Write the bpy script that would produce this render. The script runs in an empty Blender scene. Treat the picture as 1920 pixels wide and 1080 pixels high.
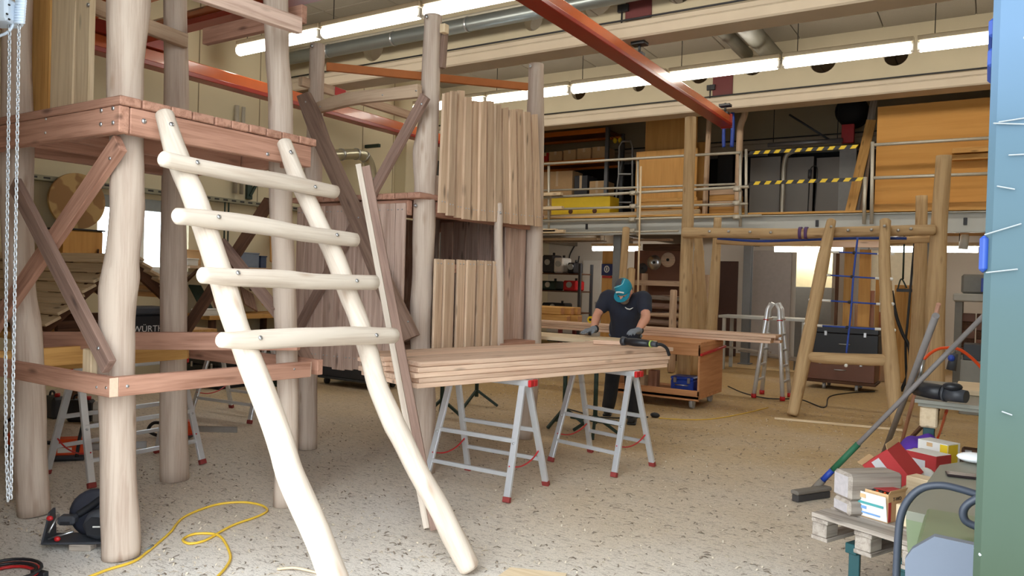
import bpy, bmesh, math, random
from mathutils import Vector, Matrix
V = Vector
rnd = random.Random(7)
scene = bpy.context.scene
COL = scene.collection

# ------------------------------------------------------------------ camera
FPX = 1412.0
CAMH = 1.55
RX = V((0.84546837, 0.03095225, -0.53312774))   # hall X axis in camera axes (right, down, forward)
RY = V((0.53321679, 0.0059912, 0.84595742))
RZ = V((0.02937836, -0.99950291, -0.01143889))
right = V((RX[0], RY[0], RZ[0])); down = V((RX[1], RY[1], RZ[1])); fwd = V((RX[2], RY[2], RZ[2]))
CAM = V((0, 0, CAMH))
cam_data = bpy.data.cameras.new('camera')
cam_data.sensor_width = 36.0
cam_data.lens = FPX / 1920.0 * 36.0
cam_data.clip_start = 0.05
cam_data.clip_end = 200
cam = bpy.data.objects.new('camera', cam_data)
COL.objects.link(cam)
m3 = Matrix((right, -down, -fwd)).transposed()
cam.matrix_world = Matrix.Translation(CAM) @ m3.to_4x4()
scene.camera = cam

# ------------------------------------------------------------------ world and exposure
world = bpy.data.worlds.new('overcast_sky')
scene.world = world
world.use_nodes = True
wn = world.node_tree
wn.nodes['Background'].inputs[0].default_value = (0.86, 0.94, 1.0, 1)
wn.nodes['Background'].inputs[1].default_value = 7.6
scene.view_settings.view_transform = 'Standard'
scene.view_settings.look = 'None'
scene.view_settings.gamma = 1
scene.view_settings.use_curve_mapping = False
scene.view_settings.exposure = 0.0
LAMP = 14.0            # emission of the fluorescent tubes

# ------------------------------------------------------------------ measuring helpers: photograph ray meets a known plane of the hall
def ray(u, v):
    return (right * (u - 960) + down * (v - 540) + fwd * FPX).normalized()
def AT(u, v, ax, val):
    d = ray(u, v); return CAM + d * ((val - CAM[ax]) / d[ax])
def F(u, v, z=0.0): return AT(u, v, 2, z)
def AX(u, v, x): return AT(u, v, 0, x)
def AY(u, v, y): return AT(u, v, 1, y)
def depth(p): return (V(p) - CAM).dot(fwd)
def AD(u, v, d):
    r = ray(u, v); return CAM + r * (d / r.dot(fwd))
def PLN(u, v, p0, n):
    r = ray(u, v); return CAM + r * ((V(p0) - CAM).dot(n) / r.dot(n))

# ------------------------------------------------------------------ materials
def srgb(r, g, b):
    def f(c):
        c /= 255.0
        return c / 12.92 if c <= 0.04045 else ((c + 0.055) / 1.055) ** 2.4
    return (f(r), f(g), f(b), 1)
MATS = {}
def _new(name):
    m = bpy.data.materials.new(name); m.use_nodes = True
    return m, m.node_tree.nodes, m.node_tree.links, m.node_tree.nodes['Principled BSDF']
def plain(name, c, rough=0.6, metal=0.0, var=0.12, scale=14.0, bump=0.0, coat=0.0):
    if name in MATS: return MATS[name]
    m, n, l, p = _new(name)
    tc = n.new('ShaderNodeTexCoord')
    nz = n.new('ShaderNodeTexNoise'); nz.inputs['Scale'].default_value = scale; nz.inputs['Detail'].default_value = 5
    l.new(tc.outputs['Object'], nz.inputs['Vector'])
    mx = n.new('ShaderNodeMix'); mx.data_type = 'RGBA'
    col = srgb(*c)
    mx.inputs[6].default_value = tuple(x * (1 - var) for x in col[:3]) + (1,)
    mx.inputs[7].default_value = tuple(min(1, x * (1 + var)) for x in col[:3]) + (1,)
    l.new(nz.outputs[0], mx.inputs[0]); l.new(mx.outputs[2], p.inputs['Base Color'])
    p.inputs['Roughness'].default_value = rough; p.inputs['Metallic'].default_value = metal
    if coat: p.inputs['Coat Weight'].default_value = coat
    if bump:
        b = n.new('ShaderNodeBump'); b.inputs['Strength'].default_value = bump; b.inputs['Distance'].default_value = 0.01
        l.new(nz.outputs[0], b.inputs['Height']); l.new(b.outputs[0], p.inputs['Normal'])
    MATS[name] = m
    return m
def wood(name, c1, c2, grain=1.0, rough=0.75, knots=True, objvar=0.22, dark=None):
    """long grain along the object's local X, own offset and tone for every object"""
    if name in MATS: return MATS[name]
    m, n, l, p = _new(name)
    tc = n.new('ShaderNodeTexCoord'); oi = n.new('ShaderNodeObjectInfo')
    off = n.new('ShaderNodeVectorMath'); off.operation = 'MULTIPLY_ADD'
    cmb = n.new('ShaderNodeCombineXYZ')
    for i in range(3): l.new(oi.outputs['Random'], cmb.inputs[i])
    off.inputs[1].default_value = (37.0, 53.0, 71.0)
    l.new(cmb.outputs[0], off.inputs[0]); l.new(tc.outputs['Object'], off.inputs[2])
    mp = n.new('ShaderNodeMapping'); mp.inputs['Scale'].default_value = (1.1 * grain, 17 * grain, 17 * grain)
    l.new(off.outputs[0], mp.inputs['Vector'])
    n1 = n.new('ShaderNodeTexNoise'); n1.inputs['Scale'].default_value = 1.6; n1.inputs['Detail'].default_value = 6; n1.inputs['Distortion'].default_value = 0.5
    l.new(mp.outputs[0], n1.inputs['Vector'])
    mp2 = n.new('ShaderNodeMapping'); mp2.inputs['Scale'].default_value = (3.0 * grain, 95 * grain, 95 * grain)
    l.new(off.outputs[0], mp2.inputs['Vector'])
    n2 = n.new('ShaderNodeTexNoise'); n2.inputs['Scale'].default_value = 1.5; n2.inputs['Detail'].default_value = 4
    l.new(mp2.outputs[0], n2.inputs['Vector'])
    ad = n.new('ShaderNodeMath'); ad.operation = 'MULTIPLY_ADD'; ad.inputs[1].default_value = 0.45
    l.new(n2.outputs[0], ad.inputs[0]); l.new(n1.outputs[0], ad.inputs[2])
    cr = n.new('ShaderNodeValToRGB')
    cr.color_ramp.elements[0].position = 0.48; cr.color_ramp.elements[0].color = srgb(*c2)
    cr.color_ramp.elements[1].position = 0.82; cr.color_ramp.elements[1].color = srgb(*c1)
    l.new(ad.outputs[0], cr.inputs[0])
    col = cr.outputs[0]
    if knots:
        mp3 = n.new('ShaderNodeMapping'); mp3.inputs['Scale'].default_value = (2.4, 8.5, 8.5)
        l.new(off.outputs[0], mp3.inputs['Vector'])
        vo = n.new('ShaderNodeTexVoronoi'); vo.inputs['Scale'].default_value = 1.0
        l.new(mp3.outputs[0], vo.inputs['Vector'])
        kr = n.new('ShaderNodeValToRGB')
        kr.color_ramp.elements[0].position = 0.05; kr.color_ramp.elements[0].color = (0.75, 0.75, 0.75, 1)
        kr.color_ramp.elements[1].position = 0.17; kr.color_ramp.elements[1].color = (0, 0, 0, 1)
        l.new(vo.outputs['Distance'], kr.inputs[0])
        mk_ = n.new('ShaderNodeMix'); mk_.data_type = 'RGBA'
        d = dark or tuple(int(x * 0.62) for x in c2)
        mk_.inputs[7].default_value = srgb(*d)
        l.new(kr.outputs[0], mk_.inputs[0]); l.new(col, mk_.inputs[6]); col = mk_.outputs[2]
    hs = n.new('ShaderNodeHueSaturation')
    mr = n.new('ShaderNodeMapRange'); mr.inputs[3].default_value = 1 - objvar; mr.inputs[4].default_value = 1 + objvar * 0.6
    l.new(oi.outputs['Random'], mr.inputs[0]); l.new(mr.outputs[0], hs.inputs['Value']); l.new(col, hs.inputs['Color'])
    l.new(hs.outputs[0], p.inputs['Base Color'])
    p.inputs['Roughness'].default_value = rough
    p.inputs['Specular IOR Level'].default_value = 0.3
    b = n.new('ShaderNodeBump'); b.inputs['Strength'].default_value = 0.25; b.inputs['Distance'].default_value = 0.004
    l.new(ad.outputs[0], b.inputs['Height']); l.new(b.outputs[0], p.inputs['Normal'])
    MATS[name] = m
    return m
def emit(name, c, s):
    if name in MATS: return MATS[name]
    m, n, l, p = _new(name)
    p.inputs['Base Color'].default_value = (0.8, 0.8, 0.8, 1)
    p.inputs['Emission Color'].default_value = c; p.inputs['Emission Strength'].default_value = s
    MATS[name] = m; return m

# ------------------------------------------------------------------ mesh building
WM = {}
CUR = [Matrix.Identity(4)]
def frame(p, x, up=(0, 0, 1)):
    x = V(x).normalized(); up = V(up)
    y = up.cross(x)
    if y.length < 1e-4: y = V((0, 1, 0)).cross(x) if abs(x.y) < .9 else V((1, 0, 0)).cross(x)
    y.normalize(); z = x.cross(y)
    m = Matrix((x, y, z)).transposed().to_4x4(); m.translation = V(p)
    return m
def link(name, me, M, mat, parent=None, smooth=False):
    if mat is not None and not me.materials:
        for q in (mat if isinstance(mat, (list, tuple)) else [mat]): me.materials.append(q)
    o = bpy.data.objects.new(name, me); COL.objects.link(o)
    Mw = CUR[0] @ M
    WM[o.name] = Mw
    if parent is not None:
        o.parent = parent; o.matrix_local = WM[parent.name].inverted() @ Mw
    else:
        o.matrix_world = Mw
    if smooth:
        for f in me.polygons: f.use_smooth = True
    return o
class MB:
    """collects shapes given in hall coordinates, build() makes ONE mesh object"""
    def __init__(s): s.v = []; s.f = []; s.m = []; s.sm = []
    def add(s, v, f, mi=0, smooth=False):
        k = len(s.v); s.v += [V(p) for p in v]; s.f += [[k + i for i in q] for q in f]; s.m += [mi] * len(f); s.sm += [smooth] * len(f)
        return s
    def box(s, M, sx, sy, sz, b=0.004, mi=0):
        b = min(b, sx * .45, sy * .45, sz * .45)
        hs = (sx / 2, sy / 2, sz / 2); v = []; idx = {}
        for c in range(8):
            sg = [1 if c >> a & 1 else -1 for a in range(3)]
            for a in range(3):
                q = [sg[i] * (hs[i] - (0 if i == a else b)) for i in range(3)]
                idx[c, a] = len(v); v.append(M @ V(q))
        f = []
        def quad(ids, n):
            c = [v[i] for i in ids]
            nn = (c[1] - c[0]).cross(c[2] - c[0])
            f.append(ids if nn.dot(n) > 0 else ids[::-1])
        R = M.to_3x3()
        for a in range(3):
            o1, o2 = [(1, 2), (0, 2), (0, 1)][a]
            for sgn in (0, 1):
                cs = [(sgn << a) | (i << o1) | (j << o2) for i, j in ((0, 0), (1, 0), (1, 1), (0, 1))]
                n = R @ V([(2 * sgn - 1) if i == a else 0 for i in range(3)])
                quad([idx[c, a] for c in cs], n)
            for i in (0, 1):
                for j in (0, 1):
                    c0 = (i << o1) | (j << o2); c1 = c0 | (1 << a)
                    n = V((0, 0, 0)); n[o1] = 2 * i - 1; n[o2] = 2 * j - 1
                    quad([idx[c0, o1], idx[c1, o1], idx[c1, o2], idx[c0, o2]], R @ n)
        for c in range(8):
            n = R @ V([1 if c >> a & 1 else -1 for a in range(3)])
            quad([idx[c, 0], idx[c, 1], idx[c, 2]], n)
        return s.add(v, f, mi)
    def bx(s, x0, x1, y0, y1, z0, z1, b=0.004, mi=0):
        return s.box(Matrix.Translation(((x0 + x1) / 2, (y0 + y1) / 2, (z0 + z1) / 2)), abs(x1 - x0), abs(y1 - y0), abs(z1 - z0), b, mi)
    def bar(s, p0, p1, w, t, up=(0, 0, 1), b=0.003, mi=0):
        p0 = V(p0); p1 = V(p1)
        return s.box(frame((p0 + p1) / 2, p1 - p0, up), (p1 - p0).length, w, t, b, mi)
    def tube(s, pts, r, seg=10, closed=False, cap=True, mi=0, wob=0.0, smooth=True, flat=None, round_end=False):
        pts = [V(p) for p in pts]; n = len(pts)
        if not isinstance(r, (list, tuple)): r = [r] * n
        r = list(r)
        if round_end and not closed:
            d0 = (pts[0] - pts[1]).normalized(); d1 = (pts[-1] - pts[-2]).normalized()
            pts = [pts[0] + d0 * r[0] * .28] + pts + [pts[-1] + d1 * r[-1] * .28]
            r = [r[0] * .72] + r + [r[-1] * .72]; n += 2
        v = []; f = []; prev = None
        ph = [rnd.uniform(0, 6.28) for _ in range(3)]
        for i, p in enumerate(pts):
            a = pts[i - 1] if (i or closed) else p; c = pts[(i + 1) % n] if (i < n - 1 or closed) else p
            t = (c - a).normalized()
            if prev is None:
                u = t.orthogonal().normalized() if flat is None else (V(flat) - t * V(flat).dot(t)).normalized()
            else:
                u = (prev - t * prev.dot(t)).normalized()
            prev = u; w = t.cross(u)
            for k in range(seg):
                an = 2 * math.pi * k / seg
                rr = r[i]
                if wob: rr *= 1 + wob * (math.sin(2 * an + ph[0] + i * .55) * .5 + math.sin(3 * an + ph[1] - i * .8) * .35 + math.sin(5 * an + ph[2] + i * 1.3) * .2)
                v.append(p + (u * math.cos(an) + w * math.sin(an)) * rr)
        for i in range(n - 1 + closed):
            j = (i + 1) % n
            for k in range(seg):
                q = (k + 1) % seg
                f.append([i * seg + k, i * seg + q, j * seg + q, j * seg + k])
        s.add(v, f, mi, smooth)
        if cap and not closed:
            k0 = len(s.v) - len(v)
            s.f.append([k0 + k for k in range(seg)][::-1]); s.m.append(mi); s.sm.append(False)
            k1 = k0 + (n - 1) * seg
            s.f.append([k1 + k for k in range(seg)]); s.m.append(mi); s.sm.append(False)
        return s
    def lathe(s, M, prof, seg=20, mi=0, smooth=True):
        v = []; f = []; n = len(prof)
        for (r, z) in prof:
            for k in range(seg):
                a = 2 * math.pi * k / seg
                v.append(M @ V((r * math.cos(a), r * math.sin(a), z)))
        for i in range(n - 1):
            for k in range(seg):
                q = (k + 1) % seg
                f.append([i * seg + k, i * seg + q, (i + 1) * seg + q, (i + 1) * seg + k])
        s.add(v, f, mi, smooth)
        k0 = len(s.v) - len(v)
        if prof[0][0] > 1e-5: s.f.append([k0 + k for k in range(seg)][::-1]); s.m.append(mi); s.sm.append(False)
        if prof[-1][0] > 1e-5: s.f.append([k0 + (n - 1) * seg + k for k in range(seg)]); s.m.append(mi); s.sm.append(False)
        return s
    def prism(s, M, pts, t, mi=0):
        """2D outline in M's XY plane (counter-clockwise), thickness t along M's Z from 0"""
        n = len(pts)
        v = [M @ V((x, y, 0)) for x, y in pts] + [M @ V((x, y, t)) for x, y in pts]
        f = [list(range(n))[::-1], list(range(n, 2 * n))] + [[i, (i + 1) % n, n + (i + 1) % n, n + i] for i in range(n)]
        return s.add(v, f, mi)
    def ell(s, c, rx, ry, rz, seg=14, rings=9, mi=0, R=None):
        M = Matrix.Translation(V(c)) @ (R.to_4x4() if R else Matrix.Identity(4)) @ Matrix.Diagonal((rx, ry, rz, 1))
        prof = [(max(1e-6, math.sin(math.pi * i / rings)), -math.cos(math.pi * i / rings)) for i in range(rings + 1)]
        return s.lathe(M, prof, seg, mi)
    def build(s, name, mat, parent=None, M=None, long=None):
        """M: frame of the object (default: centre of the shape, hall axes)"""
        if M is None:
            c = sum(s.v, V((0, 0, 0))) / max(1, len(s.v)); M = Matrix.Translation(c)
        Mi = M.inverted()
        me = bpy.data.meshes.new(name)
        me.from_pydata([tuple(Mi @ p) for p in s.v], [], s.f)
        for q in (mat if isinstance(mat, (list, tuple)) else [mat]): me.materials.append(q)
        me.polygons.foreach_set('material_index', s.m)
        me.polygons.foreach_set('use_smooth', s.sm)
        me.update()
        return link(name, me, M, None, parent)
def box(name, M, sx, sy, sz, mat, parent=None, b=0.004):
    """box whose longest side becomes local X so that grain follows it"""
    d = [sx, sy, sz]; a = d.index(max(d))
    if a == 1: M = M @ Matrix(((0, 1, 0), (-1, 0, 0), (0, 0, 1))).transposed().to_4x4(); sx, sy = sy, sx
    elif a == 2: M = M @ Matrix(((0, 0, 1), (0, 1, 0), (-1, 0, 0))).transposed().to_4x4(); sx, sz = sz, sx
    return MB().box(M, sx, sy, sz, b).build(name, mat, parent, M)
def bx(name, x0, x1, y0, y1, z0, z1, mat, parent=None, b=0.004):
    return box(name, Matrix.Translation(((x0 + x1) / 2, (y0 + y1) / 2, (z0 + z1) / 2)), abs(x1 - x0), abs(y1 - y0), abs(z1 - z0), mat, parent, b)
def bar(name, p0, p1, w, t, mat, parent=None, up=(0, 0, 1), b=0.003):
    p0 = V(p0); p1 = V(p1)
    return box(name, frame((p0 + p1) / 2, p1 - p0, up), (p1 - p0).length, w, t, mat, parent, b)
def tube(name, pts, r, mat, parent=None, seg=10, **k):
    pts = [V(p) for p in pts]
    M = frame((pts[0] + pts[-1]) / 2, (pts[-1] - pts[0]) if (pts[-1] - pts[0]).length > 1e-3 else V((1, 0, 0)))
    return MB().tube(pts, r, seg, **k).build(name, mat, parent, M)
def smooth_path(pts, n=6, closed=False):
    """Catmull-Rom through pts (each a tuple of any length)"""
    out = []; m = len(pts)
    rng = range(m if closed else m - 1)
    for i in rng:
        p = [pts[(i + k) % m] if closed else pts[min(max(i + k, 0), m - 1)] for k in (-1, 0, 1, 2)]
        for j in range(n):
            t = j / n
            out.append(tuple(0.5 * (2 * p[1][a] + (p[2][a] - p[0][a]) * t + (2 * p[0][a] - 5 * p[1][a] + 4 * p[2][a] - p[3][a]) * t * t + (3 * p[1][a] - p[0][a] - 3 * p[2][a] + p[3][a]) * t ** 3) for a in range(len(p[0]))))
    if not closed: out.append(tuple(pts[-1]))
    return out
def log(name, pts, mat, parent=None, seg=16, wob=0.06, n=5, round_end=True):
    """pts: (point, radius) along the trunk"""
    q = smooth_path([tuple(p) + (r,) for p, r in pts], n)
    return tube(name, [V(x[:3]) for x in q], [x[3] for x in q], mat, parent, seg, wob=wob, round_end=round_end)
def logpx(name, pts, at, mat, parent=None, **k):
    """pts: (u, v, width in px); at(u, v) gives the hall point"""
    out = []
    for u, v, w in pts:
        p = at(u, v); out.append((p, w / 2 * depth(p) / FPX))
    return log(name, out, mat, parent, **k)
def cord(name, pts, r, mat, parent=None, seg=7, n=6, closed=False):
    q = smooth_path([tuple(p) for p in pts], n, closed)
    return tube(name, q, r, mat, parent, seg, closed=closed)
def bolt(p, n, r, parent, mat=None, name='bolt'):
    n = V(n).normalized(); M = frame(V(p), n) @ Matrix.Rotation(math.pi / 2, 4, 'Y')
    return MB().lathe(M, [(r, -0.004), (r, 0.002), (r * .75, r * .45), (1e-5, r * .6)], 10).build(name, mat or M_STEEL, parent, M)
def text(name, s, M, size, mat, parent=None, ext=0.0008):
    c = bpy.data.curves.new('t', 'FONT'); c.body = s; c.size = size; c.extrude = ext; c.align_x = 'CENTER'; c.align_y = 'CENTER'; c.resolution_u = 3
    o = bpy.data.objects.new('t', c); COL.objects.link(o)
    dg = bpy.context.evaluated_depsgraph_get()
    me = bpy.data.meshes.new_from_object(o.evaluated_get(dg)); bpy.data.objects.remove(o); bpy.data.curves.remove(c)
    me.materials.clear()
    return link(name, me, M, mat, parent)
def plate(name, M, outline, holes, t, mat, parent=None):
    """flat plate with holes: outline polygon and circles (x, y, r)"""
    c = bpy.data.curves.new('p', 'CURVE'); c.dimensions = '2D'; c.fill_mode = 'BOTH'; c.extrude = t / 2
    def spl(pts):
        sp = c.splines.new('POLY'); sp.points.add(len(pts) - 1); sp.use_cyclic_u = True
        for q, (x, y) in zip(sp.points, pts): q.co = (x, y, 0, 1)
    spl(outline)
    for x, y, r in holes: spl([(x + r * math.cos(a * math.pi / 14), y + r * math.sin(a * math.pi / 14)) for a in range(28)])
    o = bpy.data.objects.new('p', c); COL.objects.link(o)
    dg = bpy.context.evaluated_depsgraph_get()
    me = bpy.data.meshes.new_from_object(o.evaluated_get(dg)); bpy.data.objects.remove(o); bpy.data.curves.remove(c)
    me.materials.clear()
    return link(name, me, M, mat, parent)
def tag(o, label=None, cat=None, group=None, kind=None):
    if label: o['label'] = label
    if cat: o['category'] = cat
    if group: o['group'] = group
    if kind: o['kind'] = kind
    return o
def thing(name, label, cat, loc=(0, 0, 0), rz=0.0, group=None, local=False):
    o = bpy.data.objects.new(name, None); COL.objects.link(o); o.empty_display_size = 0.1
    M = Matrix.Translation(V(loc)) @ Matrix.Rotation(rz, 4, 'Z')
    o.matrix_world = M; WM[o.name] = M
    CUR[0] = M if local else Matrix.Identity(4)
    return tag(o, label, cat, group)
def done(): CUR[0] = Matrix.Identity(4)
def struct(o): o['kind'] = 'structure'; return o
def T(x, y, z): return Matrix.Translation((x, y, z))
def RZm(a): return Matrix.Rotation(a, 4, 'Z')

# ------------------------------------------------------------------ palette
M_LOG = wood('debarked_log', (198, 180, 164), (172, 150, 134), 0.8, objvar=0.08, dark=(158, 132, 112))
M_LOGW = wood('white_log', (212, 198, 182), (190, 172, 155), 0.8, objvar=0.04, dark=(176, 152, 132))
M_LOGY = wood('honey_log', (200, 170, 128), (170, 138, 98), 0.8, objvar=0.12, dark=(138, 106, 72))
M_RED = wood('reddish_larch', (190, 144, 122), (152, 108, 88), 1.0, objvar=0.12)
M_GREYW = wood('greyed_larch', (150, 122, 108), (120, 95, 84), 1.0, objvar=0.12)
M_SLAB = wood('brown_slab', (146, 120, 104), (112, 88, 76), 1.0, objvar=0.08)
M_TAN = wood('tan_board', (208, 180, 152), (178, 148, 122), 1.0, objvar=0.16)
M_TANP = wood('pinkish_board', (206, 178, 162), (170, 140, 124), 1.0, objvar=0.16)
M_PINK = wood('planed_larch', (230, 198, 172), (204, 166, 140), 1.0, objvar=0.12)
M_YEL = wood('yellow_pine', (212, 164, 98), (184, 134, 72), 1.0, objvar=0.14)
M_PLY = wood('plywood', (220, 168, 100), (204, 152, 86), 0.5, objvar=0.1, knots=False)
M_PALE = wood('pale_lath', (226, 204, 170), (204, 178, 142), 1.0, objvar=0.06)
M_OLD = wood('weathered_timber', (172, 160, 148), (126, 114, 104), 1.3, objvar=0.1)
M_DKW = wood('dark_brown_wood', (96, 66, 48), (70, 46, 34), 1.0, objvar=0.15)
M_ENDG = plain('end_grain', (215, 190, 165), 0.8, var=0.15, scale=60)
M_STEEL = plain('zinc_steel', (190, 192, 195), 0.3, 0.9, 0.1, 30)
M_ALU = plain('aluminium', (214, 217, 221), 0.33, 0.55, 0.06, 20)
M_GALV = plain('galvanised_pipe', (196, 190, 176), 0.45, 0.35, 0.12, 30)
M_BLK = plain('black_plastic', (30, 31, 36), 0.45, 0, 0.15, 20)
M_DGREY = plain('dark_grey_plastic', (58, 60, 66), 0.5, 0, 0.15, 20)
M_REDP = plain('red_plastic', (188, 30, 34), 0.4, 0, 0.1, 20)
M_ORG = plain('orange_plastic', (220, 74, 24), 0.4, 0, 0.08, 20)
M_CRANE = plain('orange_crane_paint', (196, 100, 56), 0.22, 0.0, 0.12, 6, coat=0.3)
M_CRANED = plain('red_crane_paint', (150, 40, 28), 0.3, 0.0, 0.12, 6)
M_WHT = plain('white_paint', (226, 224, 218), 0.5, 0, 0.05, 8)
M_CONC = plain('cream_concrete', (182, 171, 146), 0.85, 0, 0.08, 2.5, bump=0.1)
M_FLANGE = plain('grey_concrete_flange', (190, 176, 156), 0.85, 0, 0.1, 3)
M_CEIL = plain('woodwool_panel', (142, 134, 120), 0.95, 0, 0.16, 90, bump=0.4)
M_WALL = plain('cream_wall', (216, 206, 176), 0.85, 0, 0.05, 1.5)
M_WALLW = plain('white_wall', (214, 208, 198), 0.85, 0, 0.06, 1.5)
M_GSTEEL = plain('light_grey_steel', (184, 186, 182), 0.55, 0.1, 0.08, 4)
M_DSTEEL = plain('dark_green_steel', (44, 62, 54), 0.5, 0.2, 0.15, 10)
M_CARD = plain('cardboard', (204, 168, 124), 0.85, 0, 0.1, 8)
M_RUB = plain('black_rubber', (28, 29, 33), 0.6, 0, 0.15, 20)
M_DARK = plain('dark_navy_steel', (28, 28, 36), 0.7, 0, 0.25, 3)
M_BRN = plain('brown_phenolic', (112, 70, 50), 0.5, 0, 0.12, 6)
M_BLUE = plain('blue_plastic', (34, 66, 160), 0.45, 0, 0.1, 10)
M_YELP = plain('yellow_plastic', (228, 196, 40), 0.45, 0, 0.1, 10)
M_CUT = plain('cut_timber_end', (190, 140, 96), 0.85, 0, 0.3, 40)
# ================================================================== THE HALL
XL, XR, YF, YB, ZC = -9.9, 4.0, 1.4, 17.5, 5.55
def floor_mat():
    m, n, l, p = _new('dusty_floor')
    tc = n.new('ShaderNodeTexCoord')
    mp = n.new('ShaderNodeMapping'); mp.inputs['Rotation'].default_value = (0, 0, 0.35); mp.inputs['Scale'].default_value = (9.5, 30, 1)
    l.new(tc.outputs['Object'], mp.inputs['Vector'])
    fib = n.new('ShaderNodeTexNoise'); fib.inputs['Scale'].default_value = 1.9; fib.inputs['Detail'].default_value = 9; fib.inputs['Roughness'].default_value = 0.68; fib.inputs['Distortion'].default_value = 1.4
    l.new(mp.outputs[0], fib.inputs['Vector'])
    fr = n.new('ShaderNodeValToRGB')
    fr.color_ramp.elements[0].position = 0.33; fr.color_ramp.elements[0].color = (1, 1, 1, 1)
    fr.color_ramp.elements[1].position = 0.48; fr.color_ramp.elements[1].color = (0, 0, 0, 1)
    l.new(fib.outputs[0], fr.inputs[0])
    big = n.new('ShaderNodeTexNoise'); big.inputs['Scale'].default_value = 0.55; big.inputs['Detail'].default_value = 4
    l.new(tc.outputs['Object'], big.inputs['Vector'])
    sx = n.new('ShaderNodeSeparateXYZ'); l.new(tc.outputs['Object'], sx.inputs[0])
    mr = n.new('ShaderNodeMapRange'); mr.inputs[1].default_value = 2.0; mr.inputs[2].default_value = 9.0   # sawdust lies thicker round the benches
    l.new(sx.outputs['Y'], mr.inputs[0])
    ad = n.new('ShaderNodeMath'); ad.operation = 'MULTIPLY_ADD'; ad.inputs[1].default_value = 1.0; ad.inputs[2].default_value = -0.5
    l.new(big.outputs[0], ad.inputs[0])
    ad2 = n.new('ShaderNodeMath'); ad2.operation = 'ADD'; ad2.use_clamp = True
    l.new(ad.outputs[0], ad2.inputs[0]); l.new(mr.outputs[0], ad2.inputs[1])
    base = n.new('ShaderNodeMix'); base.data_type = 'RGBA'
    base.inputs[6].default_value = srgb(220, 214, 206); base.inputs[7].default_value = srgb(196, 166, 118)
    l.new(ad2.outputs[0], base.inputs[0])
    spk = n.new('ShaderNodeTexNoise'); spk.inputs['Scale'].default_value = 120; spk.inputs['Detail'].default_value = 3
    l.new(tc.outputs['Object'], spk.inputs['Vector'])
    sm = n.new('ShaderNodeMapRange'); sm.inputs[1].default_value = 0.3; sm.inputs[2].default_value = 0.7; sm.inputs[3].default_value = 0.8; sm.inputs[4].default_value = 1.12
    l.new(spk.outputs[0], sm.inputs[0])
    mul = n.new('ShaderNodeMix'); mul.data_type = 'RGBA'; mul.blend_type = 'MULTIPLY'; mul.inputs[0].default_value = 1
    l.new(base.outputs[2], mul.inputs[6]); l.new(sm.outputs[0], mul.inputs[7])
    dk = n.new('ShaderNodeMix'); dk.data_type = 'RGBA'; dk.inputs[7].default_value = srgb(128, 116, 104)
    l.new(fr.outputs[0], dk.inputs[0]); l.new(mul.outputs[2], dk.inputs[6])
    l.new(dk.outputs[2], p.inputs['Base Color'])
    p.inputs['Roughness'].default_value = 0.9; p.inputs['Specular IOR Level'].default_value = 0.2
    b = n.new('ShaderNodeBump'); b.inputs['Strength'].default_value = 0.3; b.inputs['Distance'].default_value = 0.01
    l.new(fib.outputs[0], b.inputs['Height']); l.new(b.outputs[0], p.inputs['Normal'])
    return m
struct(MB().add([(XL, YF - .2, 0), (XR, YF - .2, 0), (XR, YB, 0), (XL, YB, 0), (XL, YF - .2, -.2), (XR, YF - .2, -.2), (XR, YB, -.2), (XL, YB, -.2)],
         [[0, 1, 2, 3], [7, 6, 5, 4], [0, 4, 5, 1], [1, 5, 6, 2], [2, 6, 7, 3], [3, 7, 4, 0]]).build('floor', floor_mat(), None, Matrix.Identity(4)))
struct(MB().bx(-40, 40, -40, YF - .2, -.3, -0.005, 0).build('ground_outside', plain('yard_asphalt', (176, 174, 168), 0.9, 0, 0.1, 4)))
# ceiling: slab plus separate woodwool panels
ceil = struct(MB().bx(XL, XR, YF - .2, YB, ZC + .03, ZC + .25, 0).build('ceiling', M_CEIL))
px0 = MB().bx(-.595, .595, -.6, .6, -.015, .03, .008)
pm = None
ny = int((YB - 4.4) / 1.21); nx = int((XR - XL) / 1.2)
for j in range(ny):
    for i in range(nx):
        M = T(XL + .6 + 1.2 * i + .05, 5.1 + 1.21 * j, ZC)
        if pm is None: o = MB().bx(M.translation.x - .594, M.translation.x + .594, M.translation.y - .598, M.translation.y + .598, ZC - .015, ZC + .03, .008).build('ceiling_panel', M_CEIL, ceil, M); pm = o.data
        else: link('ceiling_panel', pm, M, None, ceil)
# left wall with two window openings
wA0 = AX(183, 372, XL); wA1 = AX(352, 512, XL)
W1 = (wA0.y, wA1.y, 1.52, wA0.z); wB = AX(566, 480, XL); W2 = (wB.y - .12, wB.y + 1.0, 1.45, 2.35)
wl = MB()
ys = [YF - .2, W1[0], W1[1], W2[0], W2[1], YB]
for a, b_ in ((ys[0], ys[1]), (ys[2], ys[3]), (ys[4], ys[5])): wl.bx(XL - .25, XL, a, b_, -.2, ZC + .03, 0)
for w in (W1, W2):
    wl.bx(XL - .25, XL, w[0], w[1], -.2, w[2], 0); wl.bx(XL - .25, XL, w[0], w[1], w[3], ZC + .03, 0)
WL = struct(wl.build('wall_left', M_WALL))
for yj in (6.9, 8.0, 10.35, 11.2):          # joints between the wall slabs
    struct(bx('trim_' + str(int(yj * 10)), XL - .005, XL + .004, yj - .008, yj + .008, 2.3 if yj < 9.6 else 0.05, 5.5, plain('joint', (150, 138, 112), .9), None, 0.001))
M_GLASS = None
def glass():
    m, n, l, p = _new('window_glass')
    p.inputs['Transmission Weight'].default_value = 1; p.inputs['Roughness'].default_value = 0.02; p.inputs['IOR'].default_value = 1.05
    p.inputs['Base Color'].default_value = (0.98, 1, 1, 1)
    return m
M_GLASS = glass()
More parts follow.
